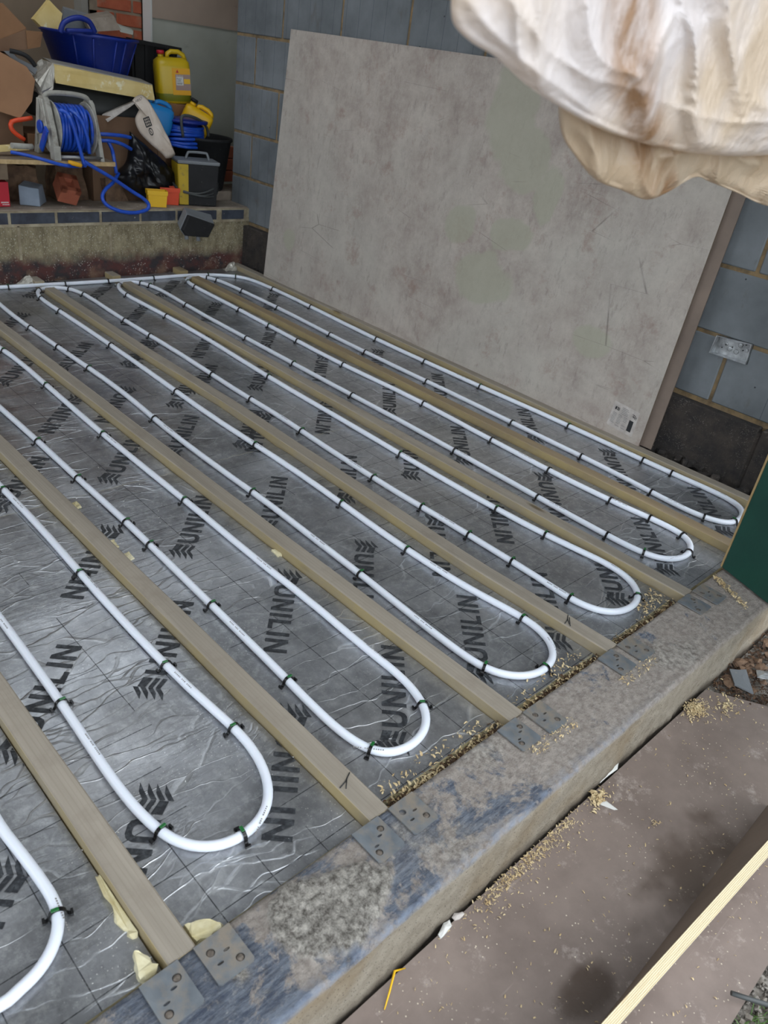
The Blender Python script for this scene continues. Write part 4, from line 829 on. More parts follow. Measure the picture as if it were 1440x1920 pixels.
# grey concrete block
g=G(); b=[V(1.572,4.10,.3135),V(1.652,4.055,.3135),V(1.735,4.17,.3135),V(1.66,4.215,.3135)]; tp=[V(1.572,4.10,.405),V(1.652,4.055,.395),V(1.712,4.15,.40),V(1.645,4.205,.408)]
g.hull8(b,tp); g.bevel(.004); g.rough(.002,40,1); tag(g.build('concrete_block',M_bluegrey),'cut blue-grey concrete lump standing on the ledge','block')
# clay brick with frog
t=thing('clay_brick','orange-red frogged brick standing tilted on the ledge','brick',(1.86,4.13,.3135))
F=[(1.743,4.06,0.361),(1.84,4.06,0.338),(1.861,4.055,0.387),(1.763,4.055,0.405)]
ex=V((1.792,4.17,0.464))-V((1.763,4.055,0.405))
F=[V(p) for p in F]; dz=.3145-min(p.z for p in F); F=[p+Vector((0,0,dz)) for p in F]
g=G(); g.prism(F,ex); 
g.bevel(.003); g.build('brick_body',M_clay,t)
e1=F[2]-F[3]; nn_=(F[3]-F[0]).normalized()
g=G(); 
for a,b_ in ((.0,.28),(.72,1.0)):
    g.prism([F[3]+e1*a,F[3]+e1*b_,F[3]+e1*b_+nn_*.018,F[3]+e1*a+nn_*.018],ex)
g.prism([F[3]+ex*.72,F[2]+ex*.72,F[2]+ex*.72+nn_*.018,F[3]+ex*.72+nn_*.018],ex*.28)
g.prism([F[3],F[2],F[2]+nn_*.018,F[3]+nn_*.018],ex*.22)
g.build('frog_rim',M_clay,t)
# yellow and orange small trays
def tray(name,lab,c,w,d,h,m,rz):
    t=thing(name,lab,'tray',c,'small plastic trays on the ledge'); q=rot('Z',rz)
    g=G(); th=.003
    def P(x,y,z): return V(c)+q@Vector((x,y,z))
    def ring(s,z): return [P(-w/2*s,-d/2*s,z),P(w/2*s,-d/2*s,z),P(w/2*s,d/2*s,z),P(-w/2*s,d/2*s,z)]
    A=ring(.93,.001); B=ring(1,h*.72); B2=ring(1.07,h*.73); C_=ring(1.09,h); D=ring(1.02,h); E_=ring(.88,.005)
    L_=[[g.bm.verts.new(p) for p in r] for r in (A,B,B2,C_,D,E_)]
    for a,b_ in zip(L_,L_[1:]):
        for i in range(4): g.bm.faces.new((a[i],a[(i+1)%4],b_[(i+1)%4],b_[i]))
    g.bm.faces.new(L_[0][::-1]); g.bm.faces.new(L_[-1]); g.build('tray_body',m,t)
tray('plastic_tray','bright yellow small plastic tray, front one of the pair by the blue hose',(2.278,4.035,.3135),.10,.058,.084,M_yell,-18)
tray('plastic_tray','orange-red small plastic tray just behind the yellow one',(2.385,4.09,.3135),.10,.06,.09,M_orange,-18)
# site transformer
t=thing('site_transformer','yellow and black site transformer box with grey lid, handle and wrapped lead','transformer',(2.54,4.13,.3135))
def tb(w0,w1,z0,z1,m,name,bev=.006,yo=0):
    g=G(); q=rot('Z',-17); c=V(2.555,4.095,0)
    def rg(s,z): return [c+q@Vector((a*.115*s,b_*.075*s,z)) for a,b_ in ((-1,-1),(1,-1),(1,1),(-1,1))]
    g.hull8(rg(w0,z0),rg(w1,z1)); g.bevel(bev); return g.build(name,m,t)
tb(.90,.98,.3145,.53,M_black,'case_front')
g=G(); q=rot('Z',-17); c=V(2.555,4.095,0)
def W2(x,y,z): return c+q@Vector((x,y,z))
g.hull8([W2(-.106,-.066,.318),W2(-.1055,-.071,.318),W2(-.1055,.068,.318),W2(-.106,.066,.318)],[W2(-.118,-.071,.528),W2(-.112,-.0765,.528),W2(-.112,.072,.528),W2(-.118,.071,.528)])
g.hull8([W2(-.106,-.0685,.318),W2(-.055,-.0690,.318),W2(-.055,-.066,.318),W2(-.106,-.066,.318)],[W2(-.115,-.0755,.528),W2(-.06,-.0760,.528),W2(-.06,-.070,.528),W2(-.115,-.070,.528)])
g.build('yellow_side',M_ygrn,t)
tb(1.02,1.04,.53,.548,M_grey,'lid')
g=G(); g.tube(spline([W2(-.055,.0,.548),W2(-.045,.0,.575),W2(-.03,.0,.583),W2(.05,.0,.583),W2(.065,.0,.575),W2(.075,.0,.548)],5),.007,8); g.build('carry_handle',M_grey,t)
g=G()
for k_ in range(3): g.tube([W2(.125*math.cos(a)*1.0,.092*math.sin(a),.39+.012*k_+.012*math.sin(a*2+k_)-.02*math.cos(a+2)) for a in [i*2*PI/28 for i in range(28)]],.0055,7,closed=True)
g.build('wrapped_lead',M_dgrey,t)
# weatherproof socket box hanging over the ledge
t=thing('outdoor_socket_box','grey and black outdoor socket box hanging over the front of the ledge','socket box',(2.49,3.93,.25))
fr=[(2.363,3.87,0.308),(2.539,3.87,0.254),(2.496,3.87,0.18),(2.347,3.87,0.194),(2.321,3.87,0.228)]
bkp=[(2.401,3.96,0.325),(2.576,3.96,0.283),(2.549,3.96,0.216),(2.402,3.96,0.212),(2.358,3.96,0.241)]
g=G(); g.hull8(bkp,fr); g.bevel(.006); g.build('grey_case',M_grey,t)
fr=[V(p) for p in fr]; cen=sum(fr,Vector())/5
g=G(); g.hull8([p.lerp(cen,.03)+Vector((0,-.001,0)) for p in fr],[p.lerp(cen,.08)+Vector((0,-.022,0)) for p in fr]); g.bevel(.005); g.build('black_cover',M_black,t)
for px in ((2.37,3.88,0.171),(2.444,3.88,0.16)):
    g=G(); g.lathe(px,[(.011,0),(.011,.022),(.008,.026)],14,Vector((0,.15,1))); g.build('cable_gland',M_grey,t)
# black bucket
t=thing('black_bucket','black builders bucket with pale mortar splashes standing behind the transformer','bucket',(2.735,4.32,.36))
g=G(); g.lathe((2.735,4.32,.361),[(.125,0),(.128,.006),(.168,.265),(.176,.268),(.178,.276),(.176,.284),(.168,.284),(.164,.276),(.122,.012),(.001,.012)],48); g.build('bucket_body',M_black,t)
g=G(); g.tube([(2.735+.18*math.cos(a),4.32+.18*math.sin(a)*.55-.02,.64-.03*math.sin(a)**2) for a in [PI+PI*i/24 for i in range(25)]],.003,6); g.build('wire_handle',M_steel,t)
g=G(); g.bb(2.82,3.05,4.20,4.43,.301,.36); g.bb(2.6,2.82,4.2,4.43,.301,.36); g.rough(.004,12,2); tag(g.build('rubble_lump',M_ledge),'pale mortar rubble under the black bucket in the corner','rubble')
for i_,(x_,z_) in enumerate(((3.0,.36),(3.0,.43),(3.0,.50))):
    g=G(); g.bb(x_-.1,x_+.1,4.50,4.60,z_+.001,z_+.066); g.bevel(.004); tag(g.build('red_brick',M_clay),'red brick in the corner behind the bucket, '+('bottom','middle','top')[i_]+' of its stack','brick','bricks behind the bucket')
# bin bag
def blob(name,lab,cat,px,y0,dep,m,amp=.02,sc=14,fold=.012,n=56,rings=14,par=None,seed=0,lean=0.):
    P0=[V(p) for p in px]; pr=spline(P0+[P0[0]],4)[:-1]; c=sum(pr,Vector())/len(pr); g=G(); rows=[]
    for s_ in (1,-1):
        last=None
        for r in range(rings+1):
            t_=1-r/rings; row=[]
            for p in pr:
                q_=c.lerp(p,t_); b_=math.sqrt(max(0,1-t_**2.4))*dep*(1 if s_==1 else .6)
                n_=noise.noise(Vector((q_.x*sc,seed,q_.z*sc*.5)))*amp+abs(noise.noise(Vector((q_.x*sc*2.3+q_.z*9,seed+3,q_.z*sc*.7))))*fold*2
                row.append(q_+Vector((0,-s_*b_-s_*n_*(1 if r>0 else 0)*min(1,r/3),0)))
            if r==0 and s_==-1: vs=first
            else: vs=[g.bm.verts.new(p) for p in (row if r<rings else [row[0]])]
            if r==0 and s_==1: first=vs
            if last is not None:
                k_=len(pr)
                for i in range(k_):
                    if r<rings: g.bm.faces.new((last[i],last[(i+1)%k_],vs[(i+1)%k_],vs[i]))
                    else: g.bm.faces.new((last[i],last[(i+1)%k_],vs[0]))
            last=vs
    o=g.build(name,m,par,smooth=True)
    return tag(o,lab,cat) if cat else o
blob('bin_bag','shiny black plastic bin bag slumped on the ledge behind the trays','bag',[(2.197,4.16,0.664),(2.253,4.16,0.625),(2.324,4.16,0.575),(2.388,4.16,0.529),(2.47,4.16,0.448),(2.474,4.16,0.329),(2.369,4.16,0.318),(2.246,4.16,0.33),(2.141,4.16,0.395),(2.107,4.16,0.443),(2.167,4.16,0.51),(2.185,4.16,0.576)],4.16,.05,M_bag,.03,16,.03)
# hose reel
t=thing('hose_reel','grey plastic hose reel loaded with blue hose standing on the plywood shelf','hose reel',(1.84,4.12,.5357))
def plate(x0,x1,sg):
    pr=[(3.985,.5362),(4.03,.5362),(4.07,.60),(4.16,.60),(4.195,.5362),(4.245,.5362),(4.205,.66),(4.16,.785),(4.14,.80),(4.09,.80),(4.07,.785),(4.02,.66)]
    g=G(); g.prism([V(x0,a,b_) for a,b_ in pr],(x1-x0,0,0)); g.bevel(.005,2)
    return g
g=plate(1.722,1.748,-1); g.build('side_frame',M_reel,t); g=plate(1.948,1.968,1); g.build('side_frame',M_reel,t)
g=G()
for a,b_ in (((4.03,.58),(4.095,.79)),((4.06,.62),(4.115,.79)),((4.19,.58),(4.14,.79)),((4.16,.63),(4.125,.79))): g.tube([(1.718,a[0],a[1]),(1.718,b_[0],b_[1])],.007,6)
g.bb(1.712,1.745,3.983,4.032,.5365,.60); g.bevel(.006); g.build('frame_rib',M_reel,t)
g=G(); g.tube(spline([(1.735,4.11,.795),(1.76,4.105,.815),(1.85,4.10,.82),(1.93,4.10,.812),(1.958,4.11,.79)],5),.012,10); g.build('carry_handle',M_reel,t)
g=G(); g.tube([(1.735,3.998,.552),(1.958,3.998,.552)],.009,10); g.build('cross_tube',M_steel,t)
for x_ in (1.757,1.935):
    g=G(); g.lathe((x_,4.115,.667),[(.118,0),(.122,.004),(.118,.008),(.06,.010),(.02,.010)],40,Vector((1,0,0))); 
    g.build('drum_flange',M_reel,t)
g=G()
for layer,(rr,nn2) in enumerate(((.084,9),(.100,8))):
    for k_ in range(nn2):
        x_=1.775+(.155)*k_/(nn2-1)*(1 if layer==0 else .9); tl_=R.uniform(-.02,.02)
        g.tube([(x_+tl_*math.cos(a)+.004*math.sin(3*a+k_),4.115+(rr+.004*R.random()*0)*math.cos(a),.667+rr*math.sin(a)) for a in [i*2*PI/36 for i in range(36)]],.0092,8,closed=True)
g.tube(spline([(1.769,4.02,0.755),(1.797,3.995,0.74),(1.82,3.985,0.673),(1.841,3.985,0.592),(1.856,3.985,0.529),(1.86,3.975,.52)],5),.009,8)
g.tube(spline([(1.816,4.02,0.76),(1.854,3.995,0.727),(1.882,3.99,0.652),(1.895,4,0.572)],5),.009,8)
g.build('wound_hose',M_hose,t)
g=G(); g.lathe((1.715,4.115,.667),[(.03,0),(.03,.012)],18,Vector((-1,0,0))); g.box((1.70,4.06,.62),(.012,.035,.13),eul(38,0,0)); g.bevel(.003,1); g.build('crank_arm',M_hose,t)
g=G(); g.tube([(1.609,3.985,0.595),(1.586,3.975,0.596),(1.504,3.95,0.601)],.0125,12); g.build('crank_handle',M_reel,t)
def hose(name,lab,pts,r=.0092,m=M_hose,cat='hose'): 
    g=G(); g.tube(spline(pts,6),r,10); return tag(g.build(name,m),lab,cat)
hose('blue_hose','blue hose length running across the shelf front edge below the reel',[(1.534,4.05,0.559),(1.595,4.02,0.552),(1.657,3.99,0.54),(1.73,3.985,0.522),(1.798,3.99,0.513),(1.894,4.05,0.507)],.008)
hose('blue_hose','blue hose dropping from the shelf and looping over the ledge edge beside the yellow tray',[(1.859,3.985,0.537),(1.915,3.98,0.507),(2.004,3.98,0.461),(2.098,3.98,0.405),(2.162,3.97,0.368),(2.192,3.965,0.336),(2.173,3.96,0.311),(2.097,3.955,0.299),(2.014,3.955,0.311),(1.958,3.97,0.337),(1.942,3.98,0.371),(1.968,4,0.403),(2.028,4.03,0.434),(2.095,4.1,0.466)])
hose('blue_hose','upper blue hose strand running from the reel to the bin bag',[(1.991,4.12,0.647),(2.039,4.1,0.65),(2.111,4.1,0.648),(2.18,4.12,0.638)])
hose('blue_hose','lower blue hose strand running from the reel to the bin bag',[(1.99,4.12,0.615),(2.052,4.1,0.621),(2.118,4.1,0.608),(2.182,4.12,0.582)])
hose('blue_hose','dull blue hose strand falling vertically in front of the brown carton',[(2.051,4.11,0.614),(2.064,4.1,0.581),(2.064,4.08,0.534),(2.073,4.08,0.47)])
# orange hand tool, yellow offcut, chisel handle
g=G(); g.tube(spline([(1.708,4.2,0.693),(1.656,4.2,0.683),(1.61,4.2,0.671),(1.604,4.2,0.643),(1.624,4.2,0.619),(1.663,4.2,0.594)],2),.011,6); tag(g.build('orange_tool_handle',M_orange),'angular orange-red tool handle sticking out left of the hose reel','tool handle')
g=G(); g.box((1.555,4.1,0.57),(.16,.05,.022),eul(0,-4,8)); g.bevel(.002); tag(g.build('yellow_offcut',M_yfoam),'yellow timber-coloured offcut lying on the shelf behind the crank handle','offcut')
g=G(); g.tube([(1.772,3.97,0.537),(1.791,3.968,0.531),(1.827,3.965,0.522),(1.834,3.964,0.519)],[.007,.011,.010,.008],12); tag(g.build('chisel_handle',M_ylab),'small orange chisel handle lying below the reel on the shelf edge','tool handle')
# open cardboard carton behind reel (brown) with pale folded rim
g=G(); g.bb(2.02,2.40,4.255,4.59,.3005,.60); g.bb(2.02,2.40,4.24,4.2545,.3005,.72); tag(g.build('open_carton',M_kraft),'brown carton with crumpled open rim behind the hose reel and paper sack','carton')
g=G(); g.hull8([(2.101,4.27,0.721),(2.107,4.22,0.693),(2.238,4.22,0.774),(2.307,4.25,0.808)],[(2.117,4.29,0.725),(2.126,4.25,0.708),(2.238,4.26,0.767),(2.311,4.28,0.81)]); tag(g.build('folded_rim',M_paper),'pale folded paper rim of the carton, left of the sack','paper')
# dark grey tub under slab
t=thing('dark_tub','dark grey tub lying behind the reel beneath the yellow insulation slab','tub',(2.0,4.42,.7))
g=G(); g.lathe((2.084,4.42,0.739),[(.001,-.30),(.085,-.30),(.09,-.28),(.102,.26),(.108,.27),(.105,.29),(.09,.28),(.08,-.26),(.001,-.26)],40,Vector((1,.05,-.12))); g.build('tub_body',M_dgrey,t)
g=G(); g.bb(1.72,2.0,4.3,4.58,.5365,.61); tag(g.build('flattened_carton',M_card),'dark cardboard carton under the dark grey tub behind the reel','carton')
# insulation slab with torn foil end
t=thing('insulation_slab','thick yellow insulation slab with foil faces lying on top of the clutter','insulation slab',(2.081,4.28,0.854))
fs=[(1.835,4.22,0.934),(2.389,4.26,0.881),(2.4,4.26,0.808),(1.845,4.22,0.853)]
g=G(); g.prism(fs,(.02,.16,.012)); g.rough(.004,30,2); g.build('slab_core',M_yfoam,t)
g=G(); fs=[V(p) for p in fs]; g.prism([fs[0]+Vector((0,0,.001)),fs[1]+Vector((0,0,.001)),fs[1]+Vector((0,0,.004)),fs[0]+Vector((0,0,.004))],(.02,.165,.012)); g.rough(.003,40,1); g.build('foil_face',M_silver,t)
g=G(); e=[(1.836,4.22,0.937),(1.84,4.21,0.852),(1.801,4.2,0.813),(1.764,4.2,0.796),(1.747,4.22,0.857),(1.791,4.22,0.894)]; g.prism(e,(-.01,.09,.01)); g.rough(.012,28,3); g.build('torn_foil_end',M_silver,t)
# blue tub with rubble
t=thing('flexible_tub','large dark blue flexible tub with loop handle heaped with offcuts','tub',(2.215,4.60,.84))
g=G(); g.lathe((2.215,4.60,.845),[(.001,0),(.155,0),(.175,.02),(.243,.215),(.252,.218),(.252,.230),(.24,.230),(.17,.03),(.001,.03)],48); g.build('tub_body',M_bluet,t)
hc=V((2.044,4.36,1.086))
g=G(); g.tube(spline([(1.952,4.37,1.067),(1.966,4.36,1.106),(2.009,4.36,1.131),(2.058,4.36,1.14),(2.102,4.36,1.127),(2.132,4.37,1.088)],6),.013,8); g.tube(spline([(1.988,4.37,1.078),(1.996,4.365,1.08),(2.096,4.365,1.089),(2.116,4.37,1.091)],3),.010,8); g.build('loop_handle',M_bluet,t)
g=G()
for a in (-2.35,-1.95,-1.45,-1.2,-.75):
    g.tube([(2.215+r_*math.cos(a),4.60+r_*math.sin(a),.845+h_) for r_,h_ in ((.178,.022),(.212,.12),(.244,.213))],.005,6)
g.build('moulded_rib',M_bluet,t)
def pc(name,lab,px,dep,m,cat,rgh=.003):
    g=G(); g.prism([V(p) for p in px],dep); 
    if rgh: g.rough(rgh,30,1)
    return tag(g.build(name,m),lab,cat)
pc('board_offcut','square yellow insulation offcut standing on its corner left of the blue tub',[(2.018,4.62,1.195),(2.081,4.62,1.145),(2.061,4.62,1.066),(1.987,4.62,1.053),(1.932,4.62,1.103)],(.0,.04,.0),M_yfoam,'offcut')
pc('grey_offcut','grey sheet offcut sticking up in the blue tub behind its handle',[(2.103,4.64,1.168),(2.278,4.66,1.15),(2.255,4.66,1.076),(2.069,4.64,1.056)],(0,.02,.01),M_grey,'offcut')
pc('concrete_offcut','long pale rough slab lying across the top of the blue tub',[(2.175,4.56,1.132),(2.344,4.58,1.171),(2.377,4.56,1.11),(2.196,4.55,1.083)],(.02,.10,.02),M_ledge,'offcut')
pc('plaster_offcut','light grey broken piece at the right rim of the blue tub',[(2.374,4.6,1.132),(2.478,4.62,1.115),(2.464,4.6,1.095),(2.381,4.58,1.102)],(.02,.06,.01),M_plaster,'offcut')
g=G(); g.bb(2.03,2.40,4.60,4.85,.3005,.844); tag(g.build('timber_offcut',M_plyw),'hidden timber packing under the blue tub','offcut')
# black ribbed crate
t=thing('black_crate','black ribbed plastic crate standing behind the yellow jerrycan','crate',(2.627,4.66,0.828))
Cb=[(2.478,4.66,0.831),(2.661,4.66,0.809),(2.786,4.66,0.812)]; 
tp=[V((2.482,4.66,1.072)),V((2.782,4.66,1.057))]; bt_=[V((2.49,4.66,0.79)),V((2.753,4.66,0.787))]
g=G(); g.hull8([bt_[0],bt_[1],bt_[1]+Vector((0,.2,0)),bt_[0]+Vector((0,.2,0))],[tp[0],tp[1],tp[1]+Vector((0,.25,0)),tp[0]+Vector((0,.25,0))]); g.bevel(.008); g.build('crate_body',M_black,t)
g=G()
for u in (.08,.3,.52,.74,.94): 
    a=tp[0].lerp(tp[1],u); b_=bt_[0].lerp(bt_[1],u); g.prism([a+Vector((-.008,-.012,0)),a+Vector((.008,-.012,0)),b_+Vector((.008,-.012,0)),b_+Vector((-.008,-.012,0))],(0,.014,0))
a,b_=tp; g.prism([a+Vector((-.012,-.02,-.012)),b_+Vector((.012,-.02,-.012)),b_+Vector((.012,-.02,.008)),a+Vector((-.012,-.02,.008))],(0,.05,0)); g.build('crate_rim',M_black,t)
# timber packing that carries jug and crate
g=G(); g.bb(2.46,2.80,4.44,4.9,.3005,.785); tag(g.build('cardboard_box',M_card),'brown cardboard box hidden under the yellow jerrycan and black crate','box')
# jerrycans
def jug(lab,c,w,d,h,m,rz,tilt,cap,name='jerrycan',liquid=None,group=None):
    t=thing(name,lab,'jerrycan',c,group); q=(rot('Z',rz)@rot('Y',tilt)); c=V(c)
    def P(x,y,z): return c+q@Vector((x,y,z))
    g=G(); L_=[]
    for (z,s,sy) in ((.0,.90,.9),(.012,.98,.98),(.05,1,1),(h*.70,1,1),(h*.80,.97,.9),(h*.86,.80,.6),(h*.875,.72,.5)):
        ring=[]
        for i in range(24):
            a=i*2*PI/24; ca,sa=math.cos(a),math.sin(a); e=.45
            x=(abs(ca)**e)*(1 if ca>=0 else -1)*w/2*s; y=(abs(sa)**e)*(1 if sa>=0 else -1)*d/2*sy
            ring.append(g.bm.verts.new(P(x,y,z)))
        L_.append(ring)
    for a,b_ in zip(L_,L_[1:]):
        for i in range(24): f=g.bm.faces.new((a[i],a[(i+1)%24],b_[(i+1)%24],b_[i])); f.smooth=True; f.material_index=1 if (liquid and a is L_[1]) else 0
    g.bm.faces.new(L_[0][::-1]); g.bm.faces.new(L_[-1]); 
    g.build('jug_body',[m,liquid or m],t)
    g=G(); g.tube([P(x,y,z) for x,y,z in [(-.12*w,0,h*.86),(-.10*w,0,h*.94),(0,0,h*.985),(.22*w,0,h*.985),(.36*w,0,h*.93),(.42*w,0,h*.82)]],.0125,10); g.build('grip_handle',m,t)
    g=G(); n_=q@Vector((0,0,1)); g.lathe(P(-.30*w,0,h*.86),[(.017,0),(.017,.018)],18,n_,0); g.build('neck',m,t)
    g=G(); g.lathe(P(-.30*w,0,h*.86+.0185),[(.021,0),(.0215,.014),(.019,.018)],18,n_,0); g.build('screw_cap',cap,t)
    return t,P
t,P=jug('upright yellow jerrycan with red cap and printed label against the grey wall','@JUG',.19,.13,.262,M_yjug,0,4,M_red,liquid=M_yjug2) if 0 else jug('upright yellow jerrycan with red cap and printed label against the grey wall',(2.675,4.53,.7855),.195,.13,.262,M_yjug,-14,-4,M_red,liquid=M_yjug2)
def lab2(x0,x1,z0,z1,off,m,name,par,extra=None):
    g=G(); g.hull8([P(x0,-off,z0),P(x1,-off,z0),P(x1,-off+.0008,z0),P(x0,-off+.0008,z0)],[P(x0,-off,z1),P(x1,-off,z1),P(x1,-off+.0008,z1),P(x0,-off+.0008,z1)]); return g.build(name,m,par)
lb=lab2(-.018,.086,.045,.180,.0665,M_ylab,'paper_label',t)
lab2(.0,.086,.07,.150,.0675,M_mauve,'label_panel',lb); 
lab2(.004,.044,.095,.137,.0683,M_white,'label_text_panel',lb)
lab2(.048,.084,.103,.128,.0683,M_yell,'label_picture',lb)
g=G(); g.face([P(.004,-.0688,.158),P(.02,-.0688,.158),P(.012,-.0688,.174)]); g.build('triangle_mark',M_red,lb)
def word(txt,P,x,z,sz,off,m,par,name='label_lettering',ax=(1,0,0)):
    c=bpy.data.curves.new('t','FONT'); c.body=txt; c.size=sz; o=bpy.data.objects.new('t',c); S.collection.objects.link(o); 
    bpy.context.view_layer.update(); me=bpy.data.meshes.new_from_object(o.evaluated_get(bpy.context.evaluated_depsgraph_get())); bpy.data.objects.remove(o)
    g=G(); g.bm.from_mesh(me)
    for v in g.bm.verts: v.co=P(x+v.co.x,-off,z+v.co.y)
    return g.build(name,m,par,recalc=False)
word('Rapid',P,.006,.124,.0125,.0690,M_ink,lb); word('DPM',P,.006,.112,.0125,.0690,M_ink,lb); word('SikaBond',P,.004,.139,.0105,.0690,M_white,lb)
g=G()
for k_ in range(3): g.face([P(.007,-.069,.100+k_*.0035),P(.038,-.069,.100+k_*.0035),P(.038,-.069,.1015+k_*.0035),P(.007,-.069,.1015+k_*.0035)])
g.build('label_small_print',M_ink,lb)
jug('blue jerrycan with white cap tilted behind the paper sack','@'if 0 else (2.41,4.29,.655),.17,.11,.155,M_bjug,-10,12,M_white)
jug('yellow jerrycan with black cap leaning behind the blue cable reel',(2.695,4.37,.655),.17,.10,.15,M_yjug if 0 else M_yell,-30,24,M_black)
g=G(); g.bb(2.405,2.455,4.24,4.35,.3005,.654); tag(g.build('cardboard_box',M_kraft),'narrow brown box hidden under the blue jerrycan','box')
g=G(); g.bb(2.47,2.80,4.495 if 0 else 4.27,4.335,.65,.66); g.bm.free()
# small cable reel with grey handle sitting in the bucket mouth
t=thing('cable_reel','small reel of blue cable with a bent grey handle, standing in the black bucket','cable reel',(2.62,4.30,.60))
g=G()
for k_ in range(7):
    z_=.60+k_*.016; g.tube([(2.60+.105*math.cos(a),4.28+.08*math.sin(a),z_+.008*math.sin(a+k_)) for a in [i*2*PI/32 for i in range(32)]],.009,8,closed=True)
g.build('wound_cable',M_hose,t)
g=G(); g.lathe((2.60,4.28,.715),[(.001,0),(.125,0),(.125,.012),(.06,.02),(.001,.02)],32,mi=0); g.lathe((2.60,4.28,.585),[(.07,0),(.07,.13)],24); g.build('reel_drum',M_bluet,t)
g=G(); g.tube(spline([(2.526,4.18,0.647),(2.515,4.18,0.732),(2.529,4.18,0.754),(2.582,4.18,0.752),(2.656,4.2,0.729),(2.704,4.22,0.696),(2.716,4.22,0.652)],4),.008,8); g.build('bent_handle',M_dgrey,t)
# paper sack
t=thing('paper_sack','crumpled off-white paper sack with black print slumped over the bin bag','sack',(2.306,4.1,0.576))
Fs=[(2.211,4.15,0.811),(2.241,4.16,0.831),(2.271,4.16,0.839),(2.296,4.15,0.822),(2.311,4.13,0.793),(2.34,4.1,0.73),(2.356,4.08,0.685),(2.373,4.06,0.645),(2.386,4.05,0.605),(2.399,4.05,0.572),(2.35,4.05,0.554),(2.325,4.06,0.576),(2.259,4.08,0.627),(2.219,4.1,0.671),(2.213,4.13,0.724),(2.249,4.15,0.774),(2.234,4.16,0.791)]
blob('sack_body','','',Fs,4.1,.02,M_sack,.008,30,.004,par=t,rings=8)
Q0,Q1,Q2=V((2.228,4.075,0.738)),V((2.262,4.075,0.752)),V((2.237,4.06,0.695))
ex_=(Q1-Q0)/.0115/1000*1000*.001; 
def SP(x,y,z):  # sack print frame: x across, z down along sack (metres)
    a=(V((2.274,4.06,0.755))-V((2.226,4.06,0.737))).normalized(); b_=(V((2.25,4.03,0.67))-V((2.235,4.06,0.74))).normalized(); return V((2.215,4.052,0.74))+a*x+b_*z+Vector((0,-.0,0))
g=G(); 
for (a,b_,c_,d_) in ((0,.036,0,.006),(0,.036,.040,.046),(.0,.006,0,.046),(.030,.036,0,.046),(.012,.016,.004,.042),(.021,.025,.004,.042),(.004,.03,.014,.018),(.004,.03,.027,.031)): g.face([SP(a,0,c_),SP(b_,0,c_),SP(b_,0,d_),SP(a,0,d_)])
for i in range(20):
    a0,a1=i*2*PI/20,(i+1)*2*PI/20; f_=lambda a,r_:SP(.018+r_*.8*math.cos(a),0,.070+r_*1.25*math.sin(a)); g.face([f_(a0,.010),f_(a1,.010),f_(a1,.015),f_(a0,.015)])
g.face([SP(.014,0,.066),SP(.018,0,.062),SP(.020,0,.076),SP(.016,0,.078)])
g.build('printed_emblem',M_ink,t,recalc=False)
def TP(x,y,z): 
    a=(V((2.249,4.12,0.827))-V((2.219,4.12,0.81))).normalized(); b_=Vector((0,0,1)); return V((2.207,4.11,0.801))+a*x+b_*z
g=word('FRIO',TP,0,0,.020,0,M_ink,t,'sack_lettering')
# cardboard boxes at upper left, saw
cbx=pc('cardboard_box','dark brown cardboard box with open flaps at the top left corner',[(1.507,4.3,1.137),(1.659,4.3,1.152),(1.757,4.3,1.067),(1.759,4.32,0.976),(1.625,4.3,0.957),(1.481,4.3,0.934)],(.0,.30,.0),M_card,'box',0)
cfl=pc('side_flap','loose cardboard flap hanging from the dark brown box',[(1.748,4.28,1.057),(1.834,4.3,1.059),(1.818,4.3,0.995),(1.748,4.28,0.98)],(.0,.006,.0),M_card,'flap',0)
cld=pc('lower_face','top face of the dark brown box rising from its front edge at the top left',[(1.478,4.29,0.934),(1.483,4.29,0.981),(1.627,4.29,1.005),(1.752,4.29,1.061),(1.747,4.29,0.977),(1.622,4.29,0.957)],(.0,.004,.0),M_kraft,'lid',0)
pc('cardboard_box','lighter brown cardboard box leaning at the left edge beside the hose reel',[(1.449,4.2,0.96),(1.587,4.2,0.96),(1.703,4.2,0.91),(1.738,4.2,0.858),(1.715,4.2,0.765),(1.652,4.2,0.688),(1.422,4.2,0.745)],(.0,.08,.0),M_cardl,'box',0)
for o_ in (cfl,cld): o_.parent=cbx; del o_['label']; del o_['category']
g=G(); g.bb(1.1,1.70,4.3,4.62,.5365,.95); tag(g.build('cardboard_box',M_kraft),'shadowed cardboard box stacked on the shelf behind the lighter brown one','box')
t=thing('handsaw','black and grey saw handle poking out between the cardboard boxes','saw',(1.714,4.25,0.94))
g=G(); g.tube(spline([(1.639,4.22,0.967),(1.668,4.21,0.965),(1.703,4.2,0.956),(1.73,4.2,0.935),(1.744,4.2,0.916)],4),[.010]*17,8); g.build('saw_grip',M_black,t)
g=G(); g.prism([(1.618,4.23,0.962),(1.652,4.23,0.966),(1.676,4.23,0.94),(1.741,4.23,0.918),(1.765,4.23,0.902),(1.753,4.23,0.879),(1.691,4.23,0.917),(1.645,4.23,0.939)],(0,.012,0)); g.build('saw_body',M_grey,t)
# scattered white chips on ledge
shav('white_flecks','small white chips scattered along the ledge in front of the grey block and brick',[(R.uniform(1.5,2.2),R.uniform(4.0,4.06),.315) for _ in range(40)],M_white,.008,.2,'flecks')

